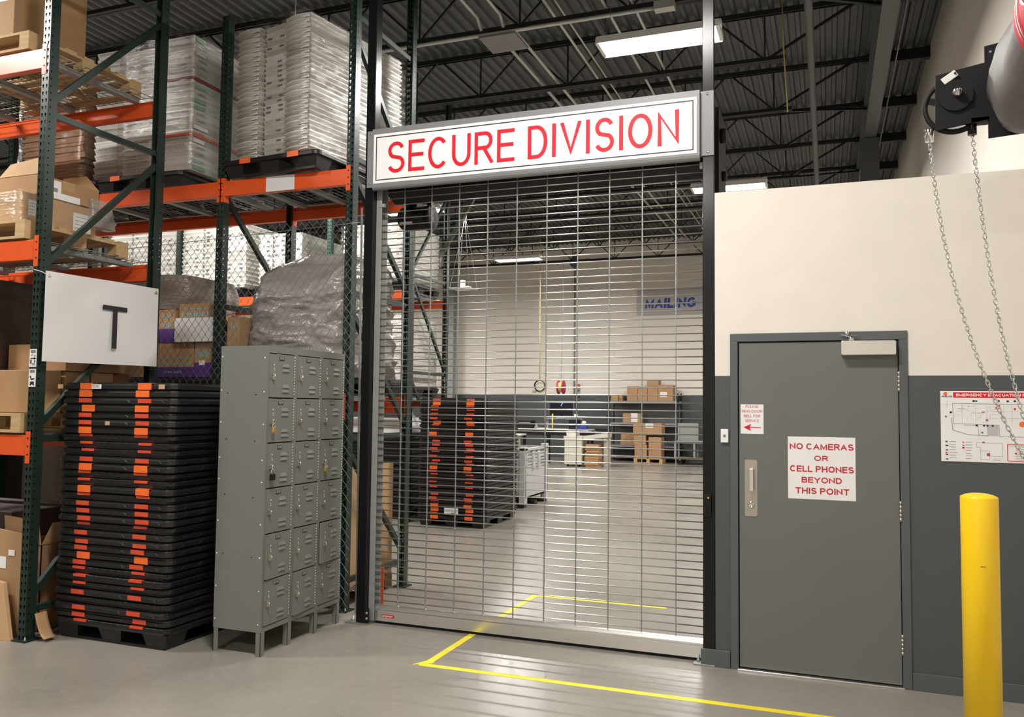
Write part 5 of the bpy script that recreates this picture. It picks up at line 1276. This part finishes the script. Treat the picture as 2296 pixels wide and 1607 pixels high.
# ================================================================ beyond the grille
# gray bulk bin
t = thing('bulk_bin', 'pale gray slotted plastic bulk bin beside the pallet stack behind the grille', 'bin', (-4.52, 6.93, 0))
W_, D_, H_ = .60, 1.18, .95
b = MB()
b.box(.04, W_, .03, .06, .14, H_-.03); b.box(.04, W_, D_-.06, D_-.03, .14, H_-.03); b.box(W_-.06, W_-.03, .03, D_-.03, .14, .60); b.box(.02, .05, .03, D_-.03, .14, H_-.03); b.box(.02, W_-.03, .03, D_-.03, .14, .17)
b.build('wall_panel', M['bingray'], t, bevel=.004)
b = MB()
for yy in (0, D_-.13): MB().box(W_-.10, W_, yy, yy+.13, .06, H_+.02 if yy else H_).build('corner_post', M['bingray'], t, bevel=.01)
for yy in (.40, .66): MB().prism([(W_-.06, .60), (W_+.005, .60), (W_-.0, .85), (W_-.06, .90)], 'y', yy, yy+.10).build('rib', M['bingray'], t, bevel=.01)
b = MB(); b.box(W_-.07, W_, .05, D_-.05, .89, .93); b.box(.0, W_, .0, .05, .89, .93); b.build('top_rim', M['bingray'], t, bevel=.006)
for z in (.62, .67, .72, .77, .83):
    MB().box(W_-.05, W_-.02, .10, D_-.10, z, z+.022).build('side_slat', M['bingray'], t)
for yy in (.02, .52, 1.02): MB().box(.02, W_-.02, yy, yy+.14, 0, .07).build('runner', M['blackplastic'], t)
# workbench with monitor etc.
t = thing('workbench', 'long dark workbench with a white top along the far wall', 'workbench', (-6.68, 17.1, 0))
MB().box(-1.1, 1.05, -.35, .35, .925, .955).build('bench_top', M['white'], t, bevel=.003)
MB().box(-1.1, 1.05, -.30, .33, .78, .925).build('apron', M['matteblack'], t)
for x in (-1.05, -.15, .97): MB().box(x, x+.07, -.28, -.21, 0, .78).build('leg', M['matteblack'], t)
for x in (-1.05, .97): MB().box(x, x+.07, .21, .28, 0, .78).build('leg', M['matteblack'], t)
MB().box(-.35, .75, .05, .25, 1.22, 1.25).build('riser_shelf', M['graytext'], t); MB().box(-.3, -.25, .1, .2, .955, 1.22).build('riser_post', M['graytext'], t); MB().box(.62, .67, .1, .2, .955, 1.22).build('riser_post', M['graytext'], t)
def at(o, x, y, z): o.location = (x, y, z); return o
t = thing('monitor', 'black monitor with a glowing blue mark on the far workbench', 'monitor', (-6.53, 17.15, 1.252))
MB().box(-.33, .33, -.02, .02, .08, .47).build('screen_frame', M['screen'], t, bevel=.004)
b = MB(); b.tube([(.06+.05*math.cos(a), -.023, .35+.07*math.sin(a)) for a in [PI*.5+PI*.55*i/8 for i in range(9)]], .010, 5); b.build('screen_mark', M['screenlogo'], t)
MB().box(-.12, .12, -.09, .09, 0, .012).build('stand', M['white'], t); MB().box(-.03, .03, .0, .03, .012, .1).build('neck', M['matteblack'], t)
t = thing('computer_tower', 'black machine standing on the workbench right of the monitor', 'computer', (-6.10, 17.05, .957)); MB().box(-.13, .13, -.15, .15, 0, .26).build('case', M['matteblack'], t, bevel=.005); MB().box(-.1, -.02, -.153, -.15, .1, .14).build('panel', M['graytext'], t)
t = thing('label_printer', 'low black printer at the left end of the workbench', 'printer', (-7.55, 17.0, .957)); MB().box(-.25, .25, -.15, .15, 0, .22).build('case', M['matteblack'], t, bevel=.01); MB().box(-.2, .2, -.153, -.15, .15, .17).build('slot', M['graytext'], t)
tag(MB().lathe([(.06, 0), (.06, .05), (.03, .08), (.045, .12)], n=12).build('tape_dispenser', M['graytext'], None, (-7.2, 16.95, .957)), 'gray dispenser on the workbench left of the yellow post', 'dispenser')
tag(MB().box(-.14, .14, -.09, .09, 0, .13).build('storage_tub', M['navy'], None, (-5.85, 16.95, .957), bevel=.01), 'blue plastic tub on the right end of the workbench', 'tub')
tag(MB().lathe([(.02, .0), (.06, .02), (.07, .06), (.04, .10)], n=10).build('white_roll', M['white'], None, (-5.80, 16.95, 1.089)), 'white roll lying in the blue tub on the workbench', 'roll')
tag(MB().box(-.16, .16, -.10, .10, 0, .02).build('paper_stack', M['paper'], None, (-6.95, 16.9, .957)), 'sheets of paper on the workbench in front of the monitor', 'paper')
tag(MB().tube([(0, 0, 0), (0, 0, .42)], .018, 8).build('yellow_post', M['tape'], None, (-6.72, 16.95, .957)), 'yellow upright stick on the workbench', 'post')
tag(MB().lathe([(.05, 0), (.06, .16), (.055, .16)], n=14).build('paper_cup', M['beige'], None, (-6.05, 17.0, 1.218)), 'beige cup standing on the black machine on the workbench', 'bucket')
# beige folding machine / conveyor
t = thing('feeder_machine', 'beige paper feeder machine with a sloped conveyor on the right', 'machine', (-5.77, 16.0, 0))
MB().box(-.27, .20, -.10, .45, .06, .72).build('cabinet', M['beige'], t, bevel=.006); MB().box(-.29, .22, -.12, .47, .72, .80).build('cabinet_cap', M['beige'], t, bevel=.006)
b = MB(); b.hexa([(-.24, .0, .80), (.04, .0, .80), (.04, .3, .80), (-.24, .3, .80), (-.27, .02, .93), (.02, .02, .93), (.02, .3, .93), (-.27, .3, .93)]); b.build('guard', M['beige'], t, bevel=.004)
b = MB(); b.hexa([(.10, -.05, .70), (.88, .02, .78), (.88, .45, .78), (.10, .45, .70), (.10, -.05, .79), (.88, .02, .90), (.88, .45, .90), (.10, .45, .79)]); b.build('conveyor', M['beige'], t, bevel=.004)
b = MB(); b.hexa([(.12, .0, .792), (.86, .06, .902), (.86, .42, .902), (.12, .42, .792), (.12, .0, .797), (.86, .06, .907), (.86, .42, .907), (.12, .42, .797)]); b.build('belt', M['graytext'], t)
MB().box(.70, .86, .30, .42, 0, .78).build('rear_leg', M['beige'], t)
for x in (-.2, .12): MB().lathe([(.03, 0), (.03, .02), (.01, .06)], (x, .0, 0), n=10).build('foot', M['matteblack'], t)
tag(MB().box(-.15, .15, -.08, .08, 0, .10).build('tray', M['matteblack'], None, (-5.15, 16.35, .91), bevel=.01), 'black tray on the high end of the sloped conveyor', 'tray')
sheet_stack(-5.48, -5.13, 15.98, 16.36, .0, .60, 11, 'untidy heap of flattened brown cardboard under the sloped conveyor', 'card', 12, .03)
t = thing('side_cabinet', 'beige cabinet with a white top beyond the gray bulk bin', 'cabinet', (-7.35, 15.6, 0)); MB().box(-.10, .10, -.2, .2, .05, .80).build('body', M['beige'], t, bevel=.005); MB().box(-.13, .26, -.22, .22, .80, .84).build('top', M['white'], t, bevel=.005)
for x in (-.08, .08): MB().lathe([(.02, 0), (.02, .05)], (x, 0, 0), n=8).build('foot', M['matteblack'], t)
# cords and reel hanging
t = thing('cable_coil', 'black and yellow cable coil hanging in front of the far wall', 'cable', (-6.79, 16.0, 2.14))
for k, (r_, m_) in enumerate(((.15, 'matteblack'), (.145, 'matteblack'), (.13, 'yellowcord'))):
    MB().tube([(r_*math.cos(2*PI*i/20), .02*k, r_*math.sin(2*PI*i/20)-.05*(k == 2)) for i in range(20)], .014, 6, closed=True).build('cable_loop', M[m_], t)
MB().tube([(0, .02, .14), (-.01, .02, 1.6), (-.015, .02, 3.0), (-.02, .02, 4.53)], .012, 6).build('hanging_cord', M['yellowcord'], t)
MB().box(-.20, -.10, -.03, .03, -.20, -.12).build('socket_box', M['galv'], t)
t = thing('cord_reel', 'red cord reel hanging in front of the far wall', 'cord reel', (-6.18, 16.0, 2.10))
for s_ in (-1, 1): MB().lathe([(.02, s_*.07-.01), (.19, s_*.07-.01), (.19, s_*.07+.01), (.02, s_*.07+.01)], axis='x', n=24).build('side_disc', M['redreel'], t)
MB().lathe([(.14, -.06), (.14, .06)], axis='x', n=20).build('wound_cord', M['yellowcord'], t)
MB().tube([(0, 0, .19), (.04, 0, 2.0), (.06, 0, 4.56)], .006, 5).build('hanging_wire', M['graytext'], t)
t = thing('cable_coil', 'blue cable coil hanging near the top of the far wall', 'cable', (-6.88, 19.48, 6.10))
for k in range(4): MB().tube([(( .13-.01*k)*math.cos(2*PI*i/18), -.02*k, (.15-.01*k)*math.sin(2*PI*i/18)) for i in range(18)], .016, 6, closed=True).build('cable_loop', M['bluecord'], t)
t = thing('signal_lamp', 'small red and green signal lamp stack by the wall conduit', 'signal lamp', (-6.70, 19.44, 2.08))
MB().lathe([(.05, 0), (.05, .1)], n=12).build('green_lens', M['green'], t); MB().lathe([(.05, .1), (.05, .2)], n=12).build('red_lens', M['redstrip'], t); MB().lathe([(.03, -.2), (.03, 0)], n=10).build('pole', M['galv'], t)
# wall sign
t = thing('wall_sign', 'pale gray MAILING sign with blue letters on the far wall', 'sign', (-3.75, 19.46, 4.36))
MB().box(-1.10, 1.15, -.03, 0, 0, .75).build('sign_panel', M['panelgray'], t, bevel=.01)
b = MB(); put_caps(b, 'MAILING', -.875, .63, .20, .50, -.03, wt=.24, th=.003, shear=.12); b.build('lettering', M['navy'], t)
t = thing('access_panel', 'thin outlined access plate in the middle of the far wall', 'panel', (-5.75, 19.49, 3.05)); MB().box(-.17, .17, -.008, 0, 0, .42).build('plate', M['wall_plain'], t, bevel=.004)
# shelving and cartons
t = thing('steel_shelving', 'dark steel shelving unit against the far wall', 'shelving', (-4.54, 19.1, 0))
for z in (.10, .415, 1.075, 1.72): MB().box(-1.03, 1.03, -.30, .30, z, z+.05).build('shelf', M['graytext'], t)
for x in (-1.03, .99):
    for y in (-.30, .27): MB().box(x, x+.04, y, y+.03, 0, 2.0 if x > 0 else 1.95).build('post', M['matteblack'], t)
MB().box(-1.0, 1.0, .28, .29, .45, 1.70).build('back_panel', M['graypaint'], t)
S = lambda lab, x0, x1, z0, z1, y0=18.86, y1=19.28, m='card', tape='y', labels=(), g='cartons on the far shelving': carton(lab, x0, x1, y0, y1, z0, z1, m, g, tape, labels=labels)
S('brown carton at the left end of the carton row on the top shelf', -5.03, -4.72, 1.772, 2.20)
S('brown carton second from left in the row on the top shelf', -4.71, -4.43, 1.772, 2.18)
S('brown carton third from left in the row on the top shelf', -4.42, -4.12, 1.772, 2.20)
S('brown carton with a white label at the right end of the top shelf', -4.11, -3.68, 1.772, 2.24, labels=(('f', .06, .26, .12, .26, 'label'),))
S('small brown carton lying on top of the carton row on the top shelf', -4.44, -4.10, 2.203, 2.40)
S('small open brown carton at the far left of the top shelf', -5.52, -5.30, 1.772, 1.95); S('second small brown carton at the left of the top shelf', -5.28, -5.16, 1.772, 1.93, m='carddark')
S('brown carton with white papers taped on it on the middle shelf', -5.15, -4.62, 1.127, 1.40, 18.84, 19.2, labels=(('f', .25, .44, .02, .28, 'label'),))
S('flat brown carton on the low shelf, upper of two', -5.20, -4.75, .63, .79, 18.82, 19.2); S('flat brown carton on the low shelf, lower of two', -5.22, -4.73, .467, .627, 18.82, 19.2)
wood_pallet(-4.68, -3.86, 18.20, 18.72, 0, 'small wooden pallet under the cartons in front of the far shelving')
S('brown carton standing on the pallet before the shelving, left one', -4.66, -4.31, .133, .52, 18.22, 18.70, g='cartons in front of the shelving'); S('brown carton standing on the pallet before the shelving, right one', -4.26, -3.90, .133, .74, 18.22, 18.70, g='cartons in front of the shelving')
S('brown carton second up on the left, before the shelving', -4.68, -4.34, .523, .80, 18.22, 18.70, g='cartons in front of the shelving')
S('wide brown carton with a crooked white sheet on top of the stack before the shelving', -4.70, -3.88, .803, 1.13, 18.20, 18.72, g='cartons in front of the shelving', labels=(('f', .36, .58, .20, .32, 'label'),))
# gray cart
t = thing('utility_cart', 'gray platform cart with a tall back at the right end of the shelving', 'cart', (-2.95, 18.35, 0))
MB().box(-.55, .65, -.35, .35, .16, .20).build('deck', M['wooddark'], t); MB().box(-.55, .0, .30, .34, .62, 1.15).build('back_panel', M['galvdull'], t)
for x in (-.55, -.02): MB().box(x, x+.05, .28, .33, .2, 1.15).build('upright', M['galvdull'], t)
for x in (-.55, -.02): MB().box(x, x+.05, -.33, -.28, .2, .66).build('upright', M['galvdull'], t)
MB().box(-.55, .65, -.34, .34, .60, .66).build('middle_shelf', M['galvdull'], t)
for x in (-.4, .5):
    for y in (-.25, .25): MB().lathe([(.07, -.02), (.07, .02)], (x, y, .07), 'y', 14).build('wheel', M['matteblack'], t); MB().box(x-.03, x+.03, y-.03, y+.03, .12, .16).build('caster', M['galv'], t)
# hanging platform with wireless unit
t = thing('hanging_platform', 'small white platform hung on wires with a white device on it', 'platform', (-5.985, 9.0, 3.80))
MB().box(-.17, .25, -.2, .2, 0, .012).build('board', M['white'], t)
b = MB()
for x, y, u in ((-.16, -.19, .0), (.24, -.19, .02), (-.16, .19, -.02), (.24, .19, .04)): b.tube([(x, y, .012), (.04+u, 0, 1.3), (.04+u*2, 0, 2.87)], .004, 5)
b.build('support_wire', M['galv'], t)
t = thing('wireless_unit', 'white cylindrical device standing on the hanging platform', 'device', (-5.96, 9.0, 3.812)); MB().lathe([(.05, 0), (.05, .15), (.045, .16)], n=16).build('cylinder', M['white'], t); MB().box(.05, .15, -.06, .06, 0, .04).build('power_brick', M['white'], t)
bpy.context.view_layer.update()
